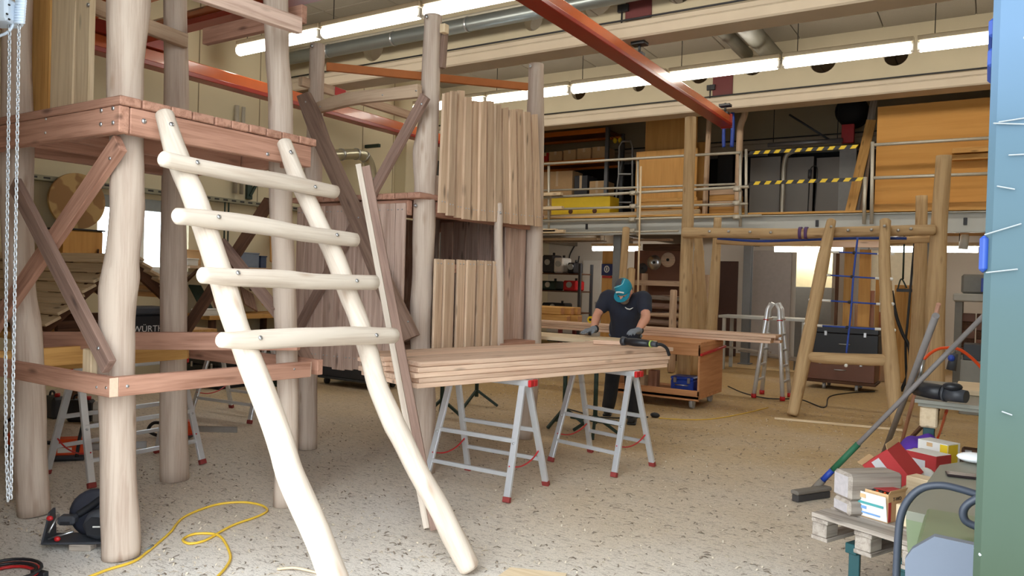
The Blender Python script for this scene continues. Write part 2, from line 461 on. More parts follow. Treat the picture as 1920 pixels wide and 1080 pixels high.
for k, w in enumerate((W1, W2)):
    fr = MB()
    for y0, y1, z0, z1 in ((w[0], w[0] + .06, w[2], w[3]), (w[1] - .06, w[1], w[2], w[3]), (w[0] + .06, w[1] - .06, w[2], w[2] + .06), (w[0] + .06, w[1] - .06, w[3] - .06, w[3])):
        fr.bx(XL - .16, XL - .09, y0, y1, z0, z1, .006)
    wo = struct(fr.build('window_%d' % (k + 1), M_WHT))
    ym = (w[0] + w[1]) / 2
    bx('mullion', XL - .165, XL - .085, ym - .04, ym + .04, w[2] + .06, w[3] - .06, M_WHT, wo)
    for a, b_ in ((w[0] + .06, ym - .04), (ym + .04, w[1] - .06)):
        bx('pane', XL - .13, XL - .122, a, b_, w[2] + .06, w[3] - .06, M_GLASS, wo, .001)
    bx('window_sill', XL - .1, XL + .14, w[0] - .05, w[1] + .05, w[2] - .04, w[2], M_WHT, wo)
    bx('shutter_box', XL - .06, XL + .02, w[0], w[1], w[3] - .1, w[3] + .06, plain('grey_shutter', (150, 158, 160), .6), wo)
# back wall, right wall, front wall with the open gate
struct(MB().bx(XL, XR, YB, YB + .25, -.2, ZC + .03, 0).build('wall_back', M_WALLW))
struct(MB().bx(XR, XR + .25, YF - .2, YB, -.2, ZC + .03, 0).build('wall_right', M_WALL))
struct(MB().bx(XL - .25, -3.3, YF - .2, YF, -.2, ZC + .25, 0).bx(.42, XR + .25, YF - .2, YF, -.2, ZC + .25, 0).bx(-3.3, .42, YF - .2, YF, 4.35, ZC + .25, 0).build('wall_front', M_WALLW))
struct(MB().bx(-6.5, 4.5, YF - .75, YF - .2, 4.36, 4.56, .01).build('sky_blocker_outside', M_WALLW))  # unseen overhang, added to hold sky light off the gate column
# pilaster and dark door far on the left wall
struct(bx('trim_1', XL, XL + .3, 11.25, 11.6, 0, 4.5, M_WALL, None, .01))
d1 = struct(MB().bx(XL + .005, XL + .06, 11.7, 12.9, 0, 4.0, .004).build('door_1', plain('grey_door', (104, 104, 102), .6)))
bx('door_handle', XL + .06, XL + .1, 11.8, 11.84, 1.0, 1.14, M_STEEL, d1)

# roof girders with round openings, running across the hall
def girder(k, y, holes):
    w = plate('trim_%d' % k, T(0, y, 0) @ Matrix.Rotation(math.pi / 2, 4, 'X'), [(XL, 4.72), (XR, 4.72), (XR, ZC + .03), (XL, ZC + .03)], holes, .16, M_CONC)
    struct(w)
    MB().bx(XL, XR, y - .2, y + .2, 4.50, 4.64, .02).build('bottom_flange', M_FLANGE, w)
    MB().bx(XL, XR, y - .15, y + .15, 4.64, 4.73, .02).build('upper_ledge', M_FLANGE, w)
    MB().tube([(XL + .05, y - .172, 4.735), (XR - .05, y - .172, 4.735)], .012, 6).build('cable', M_BLK, w)
    return w
def hx(y, lst): return [(AY(u, v, y).x, AY(u, v, y).z, r) for u, v, r in lst]
G1 = girder(2, 8.62, hx(8.54, [(1000, 38, .14), (1118, -5, .24), (1275, -22, .18), (1420, -45, .24), (700, 90, .2)]))
G3 = girder(3, 12.72, hx(12.64, [(1198, 158, .13), (1312, 138, .17), (1412, 122, .17), (1543, 113, .2), (1680, 102, .17), (1085, 172, .15)]))
G0 = girder(4, 4.52, [(-6, 5.1, .2), (-2, 5.1, .2)])
G4 = girder(5, 16.8, [])
M_BRK = plain('oxide_red_steel', (92, 34, 34), .6)
# crane runways, bridge and their hangers
def ibeam(mb, p0, p1, h, w, t=.016):
    p0 = V(p0); p1 = V(p1); d = (p1 - p0).normalized(); side = V((0, 0, 1)).cross(d)
    mb.bar(p0 + V((0, 0, t / 2)), p1 + V((0, 0, t / 2)), w, t)
    mb.bar(p0 + V((0, 0, h - t / 2)), p1 + V((0, 0, h - t / 2)), w, t)
    mb.bar(p0 + V((0, 0, h / 2)), p1 + V((0, 0, h / 2)), t, h - 2 * t)
    return mb
cr = thing('crane_runway', 'orange steel crane rail hanging below the ceiling girders in the middle of the hall', 'crane rail', (-3.7, 8, 4.15))
MB().bx(-3.76, -3.63, 3.2, 12.28, 4.2, 4.34, .012).build('rail', M_CRANE, cr)
MB().bx(-3.8, -3.59, 3.2, 12.28, 4.15, 4.2, .006).build('bottom_flange', M_CRANED, cr)
MB().bx(-3.785, -3.605, 12.28, 12.34, 4.13, 4.36, .006).build('end_stop', M_CRANED, cr)
for y in (3.3, 8.62, 12.2):
    h = MB(); h.tube([(-3.69, y, 4.34), (-3.69, y, 4.52)], .018, 8); h.bx(-3.78, -3.6, y - .07, y + .07, 4.46, 4.5, .004); h.bx(-3.75, -3.63, y - .05, y + .05, 4.33, 4.37, .004)
    h.build('hanger', M_BLK, cr)
for k, (y, u, v) in enumerate(((8.62, 1197, 28), (12.72, 1355, 164))):
    p = AY(u, v, y - .09)
    b = thing('bracket_plate', ['dark red steel bracket plate bolted to the nearer girder beside the crane rail', 'dark red steel bracket plate bolted to the farther girder above the crane rail end'][k], 'bracket', (p.x, y - .1, 4.75))
    bx('plate', p.x - .17, p.x + .17, y - .1, y - .08, 4.75, 5.3, M_BRK, b)
    bx('clamp', p.x - .26, p.x - .12, y - .14, y - .1, 4.86, 4.95, M_BLK, b)
    tube('rod', [(p.x - .2, y - .13, 4.5), (p.x - .2, y - .13, 4.95)], .012, M_BLK, b, 6)
cl = thing('crane_runway', 'long orange crane rail along the cream left wall', 'crane rail', (-9.2, 8, 4.15))
MB().bx(-9.27, -9.13, 1.5, 13, 4.2, 4.36, .012).build('rail', M_CRANE, cl)
MB().bx(-9.31, -9.09, 1.5, 13, 4.14, 4.2, .006).build('bottom_flange', M_CRANED, cl)
for y in (2.2, 8.62, 12.72):
    bx('rail_bracket', XL + .003, -9.2, y - .06, y + .06, 4.36, 4.44, M_BRK, cl)
yb = F(300, 42, 4.55).y
br = thing('crane_bridge', 'red steel crane bridge beam high behind the left log tower', 'crane bridge', (-6.4, yb, 4.4))
MB().tube([(-9.2, yb, 4.52), (-3.7, yb, 4.52)], .075, 12).build('bridge_tube', M_CRANE, br)
MB().bx(-9.3, -3.6, yb - .1, yb + .1, 4.385, 4.45, .01).build('bottom_flange', M_CRANED, br)
MB().bx(-9.3, -3.6, yb - .9, yb - .72, 4.385, 4.58, .01).build('second_beam', M_CRANE, br)
bx('end_carriage', -9.36, -9.06, yb - 1.1, yb + .4, 4.363, 4.52, M_CRANED, br)
bx('end_carriage', -3.84, -3.56, yb - 1.1, yb + .4, 4.343, 4.52, M_CRANED, br)

# fluorescent rows
M_TUBE = emit('fluorescent_tube', (1.0, 0.94, 0.83, 1), LAMP)
M_TUBE2 = emit('fluorescent_tube_strong', (1.0, 0.95, 0.86, 1), LAMP * 2.2)
M_TRK = plain('lamp_housing', (196, 184, 160), .6)
def lamp_row(z, segs, lab, grp, y):
    for k, (x0, x1) in enumerate(segs):
        t = thing('strip_light', lab % ['first', 'second', 'third', 'fourth', 'fifth', 'sixth', 'seventh', 'eighth', 'ninth', 'tenth'][k], 'light', ((x0 + x1) / 2, y, z), 0, grp)
        MB().bx(x0, x1, y - .05, y + .05, z + .07, z + .14, .008).build('housing', M_TRK, t)
        MB().tube([(x0 + .035, y, z), (x1 - .035, y, z)], .072, 12).build('tube', M_TUBE, t)
        for x in (x0 + .02, x1 - .02): bx('end_cap', x - .018, x + .018, y - .05, y + .05, z - .06, z + .06, M_WHT, t)
        tube('hanger', [(x0 + .2, y, z + .13), (x0 + .2, y, ZC)], .006, M_BLK, t, 5)
Z1 = 4.78
y1 = F(800, 22, Z1).y; y2 = F(1300, 140, Z1).y
e = [F(u, v, Z1).x for u, v in ((441, 92), (602, 63), (794, 24))]
L_ = e[2] - e[1]
segs = [(e[2] + L_ * i + .02, e[2] + L_ * (i + 1) - .02) for i in range(-4, 5)]
lamp_row(Z1, [s for s in segs if s[0] > XL + .1 and s[1] < XR], 'lit fluorescent strip light in the nearer ceiling row, %s from the left wall', 'nearer row of ceiling strip lights', y1)
e = [F(u, v, Z1).x for u, v in ((1075, 171), (1260, 148), (1471, 122), (1718, 93))]
L_ = (e[3] - e[0]) / 3
segs = [(e[0] + L_ * i + .02, e[0] + L_ * (i + 1) - .02) for i in range(-5, 6)]
lamp_row(Z1, [s for s in segs if s[0] > XL + .1 and s[1] < XR], 'lit fluorescent strip light in the farther ceiling row, %s from the left wall', 'farther row of ceiling strip lights', y2)
# round sheet-metal ducts and conduits under the ceiling
pa = AY(540, 118, 8.2); pb = AY(1040, 5, 8.2)
d = thing('round_duct', 'round galvanised duct running below the ceiling along the nearer girder', 'duct', (pa.x, 8.2, pa.z))
zz = (pa.z + pb.z) / 2
tube('pipe', [(XL + .1, 8.2, zz), (XR - .1, 8.2, zz)], .095, plain('duct_zinc', (150, 158, 158), .35, .8, .1, 5), d, 16)
for i in range(9): tube('clamp', [(-8.6 + i * 1.3, 8.2, zz), (-8.57 + i * 1.3, 8.2, zz)], .103, M_STEEL, d, 16)
tube('conduit', [(XL + .1, 8.36, zz + .18), (XR - .1, 8.36, zz + .18)], .03, M_GALV, d, 8)
p = AY(1395, 85, 10.6)
d = thing('round_duct', 'short grey ventilation duct hanging between the two girders', 'duct', (p.x, 10.6, 5.1))
tube('pipe', [(p.x, 8.9, 5.2), (p.x, 12.4, 5.2)], .14, plain('duct_grey', (120, 118, 108), .5, .4, .1, 5), d, 16)
tube('pipe', [(p.x - .45, 9.6, 5.32), (p.x - .45, 12.4, 5.32)], .1, MATS['duct_grey'], d, 14)
bx('vent_box', p.x - .35, p.x + .2, 9.2, 9.7, 5.3, 5.5, M_BLK, d)

# paint-chipped gate column on the right
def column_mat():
    m, n, l, p = _new('chipped_paint_sky_sheen')
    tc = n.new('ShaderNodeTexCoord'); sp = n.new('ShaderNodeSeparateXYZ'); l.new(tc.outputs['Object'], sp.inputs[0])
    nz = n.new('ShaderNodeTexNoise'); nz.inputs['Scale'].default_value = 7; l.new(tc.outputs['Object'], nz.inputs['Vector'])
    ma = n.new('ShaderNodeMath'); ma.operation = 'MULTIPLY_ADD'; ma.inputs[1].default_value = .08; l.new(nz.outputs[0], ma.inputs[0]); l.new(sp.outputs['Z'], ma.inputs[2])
    cr = n.new('ShaderNodeValToRGB')  # green paint turning blue upwards: reflected sky put into the colour
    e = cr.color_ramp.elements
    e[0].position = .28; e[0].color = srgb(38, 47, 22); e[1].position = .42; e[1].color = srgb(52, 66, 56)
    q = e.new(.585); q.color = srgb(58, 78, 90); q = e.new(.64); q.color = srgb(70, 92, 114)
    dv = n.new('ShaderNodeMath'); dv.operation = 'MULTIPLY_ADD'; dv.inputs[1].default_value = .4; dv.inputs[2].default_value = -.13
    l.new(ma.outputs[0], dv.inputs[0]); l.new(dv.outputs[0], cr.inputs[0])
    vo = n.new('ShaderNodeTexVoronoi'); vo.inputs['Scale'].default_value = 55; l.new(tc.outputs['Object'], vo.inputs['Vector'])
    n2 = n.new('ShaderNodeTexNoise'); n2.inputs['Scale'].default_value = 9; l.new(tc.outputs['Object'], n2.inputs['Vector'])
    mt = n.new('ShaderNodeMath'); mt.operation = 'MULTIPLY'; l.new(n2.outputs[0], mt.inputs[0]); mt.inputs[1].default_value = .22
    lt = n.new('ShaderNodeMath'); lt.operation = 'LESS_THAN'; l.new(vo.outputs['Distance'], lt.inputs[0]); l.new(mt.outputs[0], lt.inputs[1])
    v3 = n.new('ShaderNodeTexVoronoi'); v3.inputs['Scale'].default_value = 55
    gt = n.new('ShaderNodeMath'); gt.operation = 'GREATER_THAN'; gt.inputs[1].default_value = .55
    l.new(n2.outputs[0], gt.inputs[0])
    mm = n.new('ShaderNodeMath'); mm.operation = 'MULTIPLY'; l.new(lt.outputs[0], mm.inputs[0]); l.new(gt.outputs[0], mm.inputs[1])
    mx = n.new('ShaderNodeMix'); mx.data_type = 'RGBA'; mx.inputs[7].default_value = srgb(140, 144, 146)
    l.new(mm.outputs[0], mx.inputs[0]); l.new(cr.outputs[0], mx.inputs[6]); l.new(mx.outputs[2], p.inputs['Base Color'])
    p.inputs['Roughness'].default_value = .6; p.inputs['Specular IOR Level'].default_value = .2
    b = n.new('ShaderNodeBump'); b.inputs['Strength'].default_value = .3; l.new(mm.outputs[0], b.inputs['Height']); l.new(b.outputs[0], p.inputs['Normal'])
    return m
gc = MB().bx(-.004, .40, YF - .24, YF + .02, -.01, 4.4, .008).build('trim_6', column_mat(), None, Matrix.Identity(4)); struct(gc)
for k, (u, v, L, a) in enumerate(((1868, 225, .03, -.1), (1862, 232, .035, .12), (1856, 352, .02, .25), (1850, 430, .04, -.35), (1848, 508, .035, -.15), (1858, 775, .012, .3), (1878, 290, .02, 0))):
    p = AY(u + 30, v, YF - .243)
    bar('paint_flake', p - V((L / 2, 0, -a * L / 2)), p + V((L / 2, 0, a * -L / 2)), .0016, .0018, plain('flake_grey', (120, 124, 126), .7), gc)
for k, z in enumerate((1.93, 1.86)):
    p = AY(1862, [52, 108][k], YF - .2)
    bx('blue_clamp', -.009, .0, YF - .2, YF - .1, p.z - .012, p.z + .014, plain('blue_paint', (14, 50, 120), .5), gc)
bx('blue_hook', -.01, .0, YF - .24, YF - .16, AY(1840, 540, YF).z + .02, AY(1840, 460, YF).z, MATS['blue_paint'], gc)

# ------------------------------------------------------------------ mezzanine
YM = 13.0
mz = struct(MB().bx(XL, XR, YM + .1, YB, 2.68, 2.76, .004).build('mezzanine_deck', M_YEL))
st = struct(MB().bx(XL, XR, YM, YM + .015, 2.44, 2.75, .003).bx(XL, XR, YM - .07, YM + .1, 2.44, 2.456, .003).bx(XL, XR, YM - .07, YM + .1, 2.734, 2.75, .003).build('trim_7', M_GSTEEL))
for u in (1100, 1298, 1532, 1810):
    p = AY(u, 415, YM - .01); bx('slot', p.x - .025, p.x + .025, YM - .012, YM, 2.55, 2.66, M_BLK, st)
struct(bx('trim_8', XL, XR, YM - .05, YM + .1, 2.765, 2.80, M_YEL))
for i, (u, y) in enumerate(((1158, 13.15), (1402, 15.2), (1735, 13.4), (1620, 16.5))):
    p = AY(u, 520, y)
    c = struct(MB().bx(p.x - .075, p.x + .075, y - .08, y - .068, 0, 2.44, .002).bx(p.x - .075, p.x + .075, y + .068, y + .08, 0, 2.44, .002).bx(p.x - .006, p.x + .006, y - .07, y + .07, 0, 2.44, .002).build('trim_%d' % (9 + i), plain('post_grey', (120, 122, 124), .5, .2)))
    bx('base_plate', p.x - .12, p.x + .12, y - .12, y + .12, 0, .02, MATS['post_grey'], c)
for i in range(9):   # joists under the deck
    x = XL + .8 + i * 1.55
    struct(bx('trim_%d' % (20 + i), x - .05, x + .05, YM + .1, YB, 2.46, 2.68, plain('joist_grey', (120, 112, 100), .7)))
# lights under the mezzanine
ul = []
for k, (u0, u1) in enumerate(((1450, 1583), (1668, 1838))):
    a = AY(u0, 467, 14.6); b_ = AY(u1, 467, 14.6)
    t = thing('strip_light', ['lit strip light under the mezzanine seen through the climbing net', 'lit strip light under the mezzanine behind the tall right log post'][k], 'light', (a.x, 14.6, a.z))
    MB().bx(a.x, b_.x, 14.54, 14.66, a.z + .045, a.z + .11, .008).build('housing', M_TRK, t)
    tube('tube', [(a.x + .03, 14.6, a.z), (b_.x - .03, 14.6, a.z)], .055, M_TUBE2, t, 12)
    for x in (a.x + .3, b_.x - .3): tube('hanger', [(x, 14.6, a.z + .11), (x, 14.6, 2.685)], .006, M_BLK, t, 5)
a = AY(1110, 466, 15.5); b_ = AY(1153, 464, 15.5)
t = thing('strip_light', 'short lit strip light under the left end of the mezzanine', 'light', (a.x, 15.5, a.z))
MB().bx(a.x, b_.x + .6, 15.44, 15.56, a.z + .045, a.z + .11, .008).build('housing', M_TRK, t)
tube('tube', [(a.x + .03, 15.5, a.z), (b_.x + .57, 15.5, a.z)], .055, M_TUBE2, t, 12)
tube('hanger', [(a.x + .3, 15.5, a.z + .11), (a.x + .3, 15.5, 2.685)], .006, M_BLK, t, 5)

# scaffold railing
rl = thing('scaffold_railing', 'cream painted tube railing with couplers along the left half of the mezzanine', 'railing', (-5.5, YM - .1, 2.4))
yr = YM - .13
def rail(u0, v0, u1, v1, y, r, nm='rail', m=M_GALV): return tube(nm, [AY(u0, v0, y), AY(u1, v1, y)], r, m, rl, 8)
rail(960, 311, 1388, 286, yr, .024); rail(1010, 371, 1404, 350, yr, .026); rail(1010, 393, 1402, 382, yr, .022); rail(1000, 358, 1380, 345, yr + .25, .02)
rail(1000, 416, 1428, 404, yr, .022); rail(1010, 438, 1272, 433, yr - .02, .02)
rail(1010, 408, 1312, 397, yr + .12, .045, 'toe_board', M_PALE)
for u, v0, v1 in ((1029, 305, 440), (1196, 296, 442), (1388, 284, 425), (1399, 280, 405)):
    rail(u, v0, u, v1, yr + .05, .026, 'post')
for u, v in ((1188, 362), (1188, 387), (1186, 412), (1186, 433), (1383, 355), (1382, 381), (1382, 407), (1030, 366), (1030, 390)):
    p = AY(u, v, yr); c = MB().tube([p + V((-.06, -.02, 0)), p + V((.06, -.02, 0))], .042, 8).bx(p.x - .03, p.x + .03, p.y - .06, p.y + .06, p.z - .035, p.z + .035, .008).build('coupler', M_GALV, rl)
for u, v in ((1040, 364), (1042, 390), (1030, 432), (1045, 434)):
    p = AY(u, v, yr - .06); bx('board_end', p.x - .3, p.x + .16, p.y - .05, p.y + .05, p.z - .03, p.z + .03, M_PALE, rl)
rl2 = thing('scaffold_railing', 'galvanised railing in front of the plywood panels at the right of the mezzanine', 'railing', (-1.2, YM - .1, 2.4))
for (u0, v0, u1, v1) in ((1634, 272, 1870, 258), (1634, 334, 1870, 325)):
    tube('rail', [AY(u0, v0, yr), AY(u1, v1, yr)], .026, M_GALV, rl2, 8)
for u, v0, v1 in ((1636, 266, 420), (1622, 332, 420)):
    tube('post', [AY(u, v0, yr), AY(u - 2, v1, yr)], .028, M_GALV, rl2, 8)
# yellow and black barrier bars
for k, (v0, v1) in enumerate(((287, 275), (344, 336))):
    a = AY(1404, v0, yr); b_ = AY(1606 + 10 * k, v1, yr)
    c = thing('barrier_bar', ['upper yellow and black striped barrier bar across the mezzanine gap', 'lower yellow and black striped barrier bar across the mezzanine gap'][k], 'barrier', a)
    nn = 20
    for i in range(nn):
        p0 = a.lerp(b_, i / nn); p1 = a.lerp(b_, (i + 1) / nn)
        sh = V((.02, 0, 0))
        M = frame(p0, p1 - p0); L = (p1 - p0).length
        MB().prism(M @ Matrix.Rotation(math.pi / 2, 4, 'X') @ T(0, -.028, -.012), [(-.012, 0), (L - .012, 0), (L + .03, .056), (.03, .056)], .024).build('stripe', M_YELP if i % 2 else M_BLK, c)
# ================================================================== LEFT LOG TOWER (four posts, deck, ladder)
t1 = thing('play_tower', 'unfinished log play tower with pale rung ladder and reddish deck in the left foreground', 'play tower', (-4.4, 2.9, 0))
def base_depth(u, v, r=.095):
    p = F(u, v); h = V((fwd.x, fwd.y, 0)).normalized(); return depth(p + h * r)
def post(nm, pts, d, m, par):
    out = []
    for u, v, w in pts:
        p = AD(u, v, d); out.append((p, w / 2 * d / FPX))
    p0 = out[0][0]
    p0.z = 0.002
    return log(nm, out, m, par, seg=18, wob=.05, round_end=False)
post('post', [(228, 1050, 66), (224, 950, 65), (221, 850, 62), (219, 700, 62), (219, 600, 64), (224, 530, 66), (230, 480, 60), (238, 400, 59), (239, 330, 58), (238, 270, 58), (234, 170, 62), (237, 90, 67), (241, 0, 74), (243, -90, 74)], base_depth(225, 1057), M_LOG, t1)
post('post', [(64, 968, 56), (56, 830, 55), (54, 700, 52), (50, 620, 50), (38, 540, 50), (32, 400, 54), (32, 280, 54), (32, 100, 50), (34, -90, 50)], base_depth(66, 974), M_LOG, t1)
post('post', [(327, 902, 50), (325, 700, 48), (326, 550, 47), (325, 400, 44), (328, 300, 44), (331, 150, 43), (328, 0, 42), (328, -80, 42)], base_depth(330, 907), M_LOG, t1)
post('post', [(533, 952, 40), (540, 760, 40), (537, 650, 40), (532, 500, 42), (527, 400, 42), (526, 200, 44), (520, 100, 44), (517, 0, 44), (515, -80, 44)], base_depth(535, 957), M_LOG, t1)
# deck planks, run along X, ends show on the ladder side
us = [225, 268, 323, 363, 404, 435, 468, 500, 530, 562, 595]; vs = [178, 187, 202, 215, 226, 235, 243, 251, 258, 264, 270]
yy = [AX(u, v, -3.7).y for u, v in zip(us, vs)]
for i in range(10):
    dz = rnd.uniform(-.003, .003)
    bx('deck_plank', -5.2, -3.70 + rnd.uniform(-.006, .004), yy[i] + .004, yy[i + 1] - .004, 2.372 + dz, 2.418 + dz, M_RED, t1, .005)
fb = bx('deck_beam', -5.2, -3.715, 2.145, 2.2, 2.235, 2.37, M_RED, t1, .005)
sb = bx('deck_beam', -3.775, -3.716, 2.205, 3.42, 2.235, 2.37, M_RED, t1, .005)
bx('deck_beam', -5.2, -3.78, 3.36, 3.415, 2.235, 2.37, M_RED, t1, .005)
bx('deck_beam', -5.16, -5.1, 2.21, 3.35, 2.235, 2.37, M_RED, t1, .005)
for x in (-4.75, -4.35): bx('joist', x - .03, x + .03, 2.21, 3.35, 2.245, 2.37, M_RED, t1, .005)
for u, v in ((190, 207), (212, 203), (189, 233), (212, 230), (86, 223), (85, 249)): bolt(AY(u, v, 2.143), (0, -1, 0), .011 if u > 100 else .007, fb)
bolt(AX(270, 227, -3.714), (1, 0, 0), .014, sb); bolt(AX(502, 289, -3.714), (1, 0, 0), .012, sb)
# upper wall boards standing on the deck between the two front posts
for i, (a, b_) in enumerate(((57, 101), (105, 140), (150, 175))):
    p0 = AY(a, 200, 2.47); p1 = AY(b_ if i != 1 else 144, 200, 2.47)
    M = T(p0.x, 2.47, 2.42) @ Matrix.Rotation(math.pi / 2, 4, 'X')
    w0 = p1.x - p0.x; top = [(w0 + (.03 if i == 1 else 0)), 1.1]
    MB().prism(M @ T(0, 0, 0), [(0, 0), (w0, 0), (top[0], 1.1), (-.004, 1.1)], .035).build('wall_board', M_PALE if i else M_YEL, t1, M @ Matrix.Rotation(math.pi / 2, 4, 'Z'))
bolt(AY(165, 9, 2.43), (0, -1, 0), .012, t1)
# top rails
bar('top_rail', AX(150, 2, -4.95), AD(330, 82, base_depth(330, 907)) + V((.12, 0, 0)), .05, .1, M_TAN, t1)
p = AX(500, 28, -3.72); bar('top_rail', (-3.74, 2.35, p.z - .02), (-3.74, AX(566, 56, -3.72).y, p.z + .02), .05, .1, M_TANP, t1)
p = AY(575, 28, 3.62); bar('top_rail', (-5.1, 3.6, p.z), (p.x, 3.6, p.z), .05, .12, M_RED, t1)
# lower rail ring
r1 = bar('lower_rail', (-5.3, 2.15, .945), (-3.715, 2.15, .945), .045, .1, M_RED, t1)
r2 = bar('lower_rail', (-3.735, 2.175, .945), (-3.735, 3.46, .925), .045, .1, M_RED, t1)
bx('end_cover', -3.716, -3.712, 2.127, 2.172, .897, .993, M_ENDG, t1, .001); bx('end_cover', -3.756, -3.714, 3.461, 3.465, .878, .973, M_ENDG, t1, .001)
bar('lower_rail', (-5.1, 3.55, .93), (-3.72, 3.55, .93), .045, .1, M_RED, t1)
bar('lower_rail', (-5.1, 2.2, .96), (-5.1, 3.5, .97), .045, .12, M_YEL, t1)
bar('diagonal_rail', AY(66, 638, 2.58), AY(560, 640, 3.36), .05, .115, M_RED, t1)
bar('diagonal_rail', AY(60, 680, 2.62), AY(352, 655, 3.28), .05, .13, M_YEL, t1)
bx('rail_block', AY(168, 690, 2.24).x, AY(184, 690, 2.24).x, 2.2, 2.3, .96, 1.11, M_PALE, t1)
for u, v in ((181, 726), (199, 727)): bolt(AY(u, v, 2.126), (0, -1, 0), .007, r1)
bolt(AX(239, 724, -3.711), (1, 0, 0), .009, r2); bolt(AX(552, 692, -3.711), (1, 0, 0), .007, r2)
# crossing braces
def xbrace(nm, a, b_, w, t, m, par, n, bl=()):
    o = bar(nm, a, b_, t, w, m, par, up=V(n).cross(V(b_) - V(a)))
    for q in bl: bolt(q, n, .009, o)
    return o
xbrace('brace', AY(226, 268, 2.2), AY(-30, 640, 2.2), .105, .04, M_RED, t1, (0, -1, 0), [AY(206, 297, 2.178)])
xbrace('brace', AY(28, 345, 2.16), AY(205, 688, 2.16), .095, .04, M_GREYW, t1, (0, -1, 0), [AY(184, 653, 2.138)])
xbrace('brace', AY(505, 378, 3.6), AY(345, 625, 3.6), .09, .04, M_DKW, t1, (0, -1, 0))
xbrace('brace', AY(415, 455, 3.56), AY(535, 605, 3.56), .08, .04, M_GREYW, t1, (0, -1, 0))
xbrace('brace', AX(520, 570, -3.98), AX(582, 690, -3.98), .1, .04, M_GREYW, t1, (1, 0, 0))
# ladder
lp = V((-3.59, 0, 2.33)); ls = V((-2.24, 0, 0.02)) - lp; ln = ls.cross(V((0, -1, 0))).normalized()
if ln.z < 0: ln = -ln
L0 = lambda u, v: PLN(u, v, lp, ln)
L1 = lambda u, v: PLN(u, v, lp + ln * .085, ln)
def lifted(nm, pts, at, m):
    out = []
    for u, v, w in pts:
        p = at(u, v); out.append((p, w / 2 * depth(p) / FPX))
    return out
lr = lifted('', [(309, 215, 34), (326, 275, 40), (346, 327, 43), (370, 385, 45), (385, 430, 43), (407, 495, 46), (427, 560, 46), (446, 620, 45), (470, 680, 47), (520, 810, 49), (548, 900, 52), (594, 1000, 52), (624, 1080, 54)], L0, 0)
pe, re_ = lr[-1]; dv = (lr[-1][0] - lr[-3][0]).normalized()
if pe.z > .03: lr.append((pe + dv * ((pe.z - .03) / -dv.z), re_))
la = log('ladder_rail', lr, M_LOGW, t1, seg=18, wob=.04)
lb = logpx('ladder_rail', [(533, 268, 28), (560, 340, 32), (598, 420, 34), (627, 480, 36), (657, 560, 36), (674, 605, 36), (691, 660, 36), (707, 720, 38), (732, 780, 40), (747, 810, 42), (782, 880, 38), (822, 950, 42), (852, 1010, 43), (880, 1064, 40)], L0, M_LOGW, t1, seg=18, wob=.05)
rungs = [[(305, 298, 30), (370, 312, 30), (450, 328, 31), (540, 343, 30), (628, 360, 26)], [(332, 405, 32), (400, 412, 34), (480, 422, 34), (570, 438, 30), (666, 450, 26)],
         [(378, 516, 30), (440, 520, 34), (520, 523, 34), (600, 528, 30), (702, 530, 28)], [(414, 638, 30), (500, 636, 37), (580, 632, 37), (660, 630, 34), (738, 629, 30)]]
rb = [((371, 304), (592, 350)), ((411, 406), (633, 440)), ((447, 511), (670, 526)), ((489, 633), (707, 628))]
for rg, bl in zip(rungs, rb):
    o = logpx('rung', rg, L1, M_LOGW, t1, seg=16, wob=.05)
    for u, v in bl: bolt(PLN(u, v, lp + ln * .135, ln), ln, .011, o)
bolt(PLN(322, 233, lp + ln * .05, ln), ln, .013, la); bolt(PLN(546, 285, lp + ln * .05, ln), ln, .013, lb); bolt(PLN(891, 1053, lp + ln * .02, ln), ln + V((.4, 0, 0)), .007, lb)
# stop block at the ladder foot and offcut on the floor
p = F(905, 1078); o = MB().prism(T(p.x + .1, p.y - .02, 0) @ RZm(.5), [(0, 0), (.34, -.03), (.36, .1), (.06, .14)], .02).build('offcut_board', M_PALE)
tag(o, 'pale flat offcut beside the foot of the right ladder rail', 'offcut')
p = F(520, 1070); q = F(600, 1078)
o = cord('wood_sliver', [p + V((0, 0, .008)), p.lerp(q, .4) + V((0, .01, .02)), q + V((0, 0, .008))], .007, M_PALE, None, 5)
tag(o, 'thin curled wood sliver on the floor beside the left ladder rail', 'wood sliver')

# ================================================================== SECOND TOWER (hut with board panels)
t2 = thing('play_hut', 'log play hut with vertical board panels behind the board stack', 'play hut', (-4.35, 5.4, 0))
dA = depth(V((-3.76, 4.66, 0))); dB = depth(V((-3.78, 6.3, 0))); dC = depth(V((-5.0, 4.70, 0))); dD = depth(V((-5.0, 6.3, 0)))
def post2(pts, d): return post('post', pts, d, M_LOG, t2)
post2([(797, 876, 38), (797, 800, 38), (795, 720, 42), (788, 640, 38), (790, 560, 40), (793, 500, 40), (795, 420, 42), (797, 350, 41), (797, 300, 46), (800, 260, 44), (806, 200, 36), (808, 120, 34), (811, 60, 33), (812, 30, 33)], dA)
post2([(985, 760, 32), (996, 700, 32), (1000, 600, 32), (1001, 500, 32), (1003, 400, 31), (1004, 300, 32), (1004, 200, 32), (1006, 121, 29)], dB)
post2([(577, 840, 33), (577, 700, 36), (575, 600, 36), (578, 500, 34), (583, 400, 36), (589, 280, 32), (592, 200, 28), (595, 84, 27)], dC)
pd = V((-5.0, 6.3, 0))
log('post', [(pd + V((0, 0, .03)), .085), (pd + V((.01, 0, 1)), .08), (pd + V((.02, 0, 2.6)), .075)], M_LOG, t2)
for u, v in ((800, 31), (585, 86), (994, 124)): bolt(AD(u, v, (dA if u > 700 else dC) - .1) if u < 990 else AD(u, v, dB - .1), -fwd, .014, t2)
for u, v in ((779, 368), (779, 385)): bolt(AD(u, v, dA - .09), -fwd, .016, t2)
